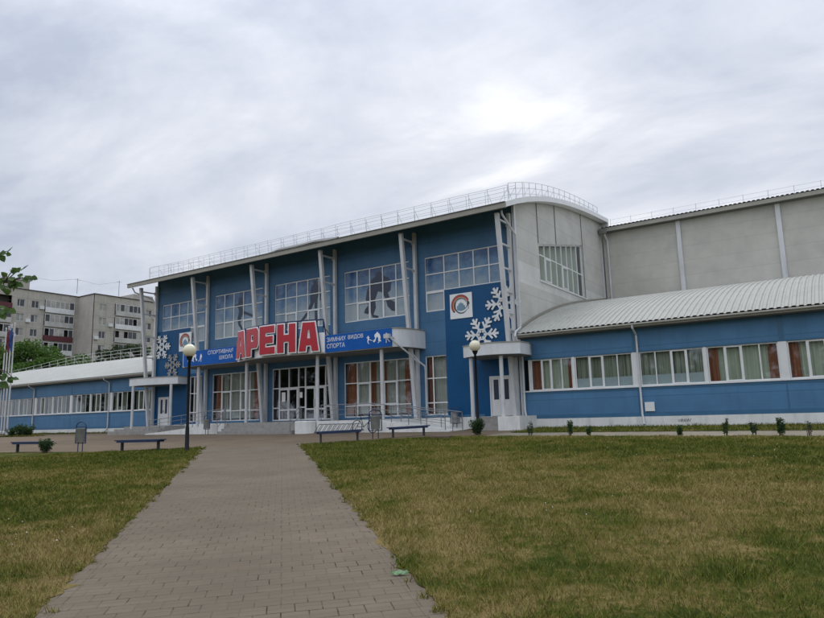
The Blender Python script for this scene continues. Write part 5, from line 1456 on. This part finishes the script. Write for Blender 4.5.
for x, y, h in ((-135, 64.4, 3.4), (-135, 57.0, 3.0)):
    mb.tube([(x, y, 26.8), (x, y, 26.8+h)], 0.05, 5); mb.tube([(x, y-0.6, 26.5+h), (x, y+0.6, 26.5+h)], 0.025, 4)
mb.build('antenna', 'steel', a1)
mb = MB(); mb.box(-142, -138, 62.5, 67.4, 26.9, 29.6); mb.box(-142.2, -137.8, 62.3, 67.6, 29.603, 29.8); mb.build('roof_cabin', 'apt', a1)
mb = MB(); mb.box(-139, -133.5, 88, 93, 26.9, 29.4); mb.build('roof_cabin', 'apt', a2)
mb = MB(); mb.tube([(-130, 72.9, 29.8), (-129.5, 77, 29.3), (-129, 81.5, 30.5)], 0.02, 4); mb.tube([(-135, 64.4, 30.0), (-132, 69, 29.2), (-130, 72.9, 29.9)], 0.02, 4); mb.build('antenna_wire', 'steel', a2)

# ------------------------------------------------------------ trees across the street behind the viewer: the glass mirrors them
random.seed(77)
GM = 'trees across the street that the entrance glass mirrors'
proto = tree(-30, -33, 10.5, 4.6, 'leafy street tree across the road, mirrored in the ground floor glass', 'leaf_dark', 2600, 0.6, GM, seed=40)
for i in range(32):
    row = i % 2; x = -128+4.5*i+random.uniform(-1.2, 1.2); y = (-14-16*min(1.0, (x+128)/80.0))-8*row+random.uniform(-2, 2); s = random.uniform(0.85, 1.15)*(1.25 if row else 1.0)
    c = copy_tree(proto); c.location = (x, y, gz(x, y)); c.scale = (s, s, s*random.uniform(0.85, 1.15)); c.rotation_euler = (0, 0, i*1.1)

# ------------------------------------------------------------ overcast sky
SUN_AZ, SUN_EL = R(-22), R(52)              # azimuth from +Y toward +X; behind the hall, veiled by cloud
W = bpy.data.worlds.new("World"); S.world = W; W.use_nodes = True
nt = W.node_tree; bg = nt.nodes['Background']
sky = nt.nodes.new('ShaderNodeTexSky'); sky.sky_type = 'NISHITA'; sky.sun_disc = False
sky.sun_elevation = SUN_EL; sky.sun_rotation = SUN_AZ; sky.air_density = 1.0; sky.dust_density = 2.0
tc = nt.nodes.new('ShaderNodeTexCoord')
nrm = nt.nodes.new('ShaderNodeVectorMath'); nrm.operation = 'NORMALIZE'; nt.links.new(tc.outputs['Generated'], nrm.inputs[0])
sp = nt.nodes.new('ShaderNodeSeparateXYZ'); nt.links.new(nrm.outputs[0], sp.inputs[0])
zz = mth(nt, 'ADD', mth(nt, 'MAXIMUM', sp.outputs[2], 0.0), 0.22)
cm = nt.nodes.new('ShaderNodeCombineXYZ')
nt.links.new(mth(nt, 'DIVIDE', sp.outputs[0], zz), cm.inputs[0]); nt.links.new(mth(nt, 'DIVIDE', sp.outputs[1], zz), cm.inputs[1])
mp = nt.nodes.new('ShaderNodeMapping'); mp.inputs['Rotation'].default_value = (0, 0, R(25)); mp.inputs['Scale'].default_value = (0.75, 1.25, 1); mp.inputs['Location'].default_value = (0.35, 1.9, 0)
nt.links.new(cm.outputs[0], mp.inputs['Vector'])
n1 = nd(nt, 'ShaderNodeTexNoise', Scale=0.95, Detail=9.0, Roughness=0.56, Distortion=0.6); nt.links.new(mp.outputs[0], n1.inputs['Vector'])
n2 = nd(nt, 'ShaderNodeTexNoise', Scale=2.6, Detail=8.0, Roughness=0.58, Distortion=0.5); nt.links.new(mp.outputs[0], n2.inputs['Vector'])
f = mth(nt, 'ADD', mth(nt, 'MULTIPLY', n1.outputs[0], 0.68), mth(nt, 'MULTIPLY', n2.outputs[0], 0.32))
# the sun behind the cloud brightens its surroundings
dt = nt.nodes.new('ShaderNodeVectorMath'); dt.operation = 'DOT_PRODUCT'
nt.links.new(nrm.outputs[0], dt.inputs[0])
_e = R(11); _a = R(-14)
dt.inputs[1].default_value = (math.sin(_a)*math.cos(_e), math.cos(_a)*math.cos(_e), math.sin(_e))
glow = mth(nt, 'POWER', mth(nt, 'MAXIMUM', dt.outputs['Value'], 0.0), 9.0)
f = mth(nt, 'ADD', mth(nt, 'MULTIPLY', mth(nt, 'SUBTRACT', f, 0.5), 1.35), 0.5)
f = mth(nt, 'ADD', f, mth(nt, 'MULTIPLY', glow, 0.065))
K = 10.0
def k_(c): return tuple(x*K for x in c)
cr = nt.nodes.new('ShaderNodeValToRGB'); el = cr.color_ramp.elements
for e, (p, c) in zip([el[0], el[1], el.new(0.5), el.new(0.5)], [(0.38, (0.46, 0.51, 0.620)), (0.50, (0.56, 0.60, 0.700)), (0.61, (0.72, 0.75, 0.82)), (0.74, (0.98, 0.985, 1.0))]):
    e.position = p; e.color = (*c, 1)
nt.links.new(f, cr.inputs[0])
sc = mixc(nt, 1.0, cr.outputs[0], (K, K, K), 'MULTIPLY')
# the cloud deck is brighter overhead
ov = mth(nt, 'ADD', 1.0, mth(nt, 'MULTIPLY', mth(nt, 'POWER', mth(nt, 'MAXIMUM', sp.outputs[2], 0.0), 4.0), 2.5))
# extra brightness added to the unseen sky behind the viewer, lifting the hall front
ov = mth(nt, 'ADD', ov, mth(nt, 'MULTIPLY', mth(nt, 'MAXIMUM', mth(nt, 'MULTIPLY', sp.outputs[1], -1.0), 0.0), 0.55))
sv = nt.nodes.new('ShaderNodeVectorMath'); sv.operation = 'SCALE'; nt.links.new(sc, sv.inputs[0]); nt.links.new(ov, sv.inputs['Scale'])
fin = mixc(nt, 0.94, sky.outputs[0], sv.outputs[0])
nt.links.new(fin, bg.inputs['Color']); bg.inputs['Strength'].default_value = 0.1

sun = bpy.data.lights.new('sun', 'SUN'); sun.energy = 0.8; sun.angle = R(18); sun.color = (1.0, 0.95, 0.88)
so = bpy.data.objects.new('sun', sun); COL.objects.link(so)
d = Vector((math.sin(SUN_AZ)*math.cos(SUN_EL), math.cos(SUN_AZ)*math.cos(SUN_EL), math.sin(SUN_EL)))
so.rotation_euler = (-d).to_track_quat('-Z', 'Y').to_euler()

# ------------------------------------------------------------ camera
cam = bpy.data.cameras.new('camera'); co = bpy.data.objects.new('camera', cam); COL.objects.link(co)
mtx = Matrix(((CR.x, -CD.x, -CF.x, 0), (CR.y, -CD.y, -CF.y, 0), (CR.z, -CD.z, -CF.z, 0), (0, 0, 0, 1)))
co.matrix_world = mtx
cam.sensor_fit = 'HORIZONTAL'; cam.sensor_width = 36.0; cam.lens = 36.0*660/824
cam.clip_start = 0.05; cam.clip_end = 6000
S.camera = co
S.view_settings.view_transform = 'Standard'; S.view_settings.look = 'None'; S.view_settings.gamma = 1.0; S.view_settings.exposure = 0.08
S.view_settings.use_curve_mapping = False
S.cycles.max_bounces = 8; S.cycles.transparent_max_bounces = 16
for o in bpy.data.objects:
    if '_o' in o: del o['_o']
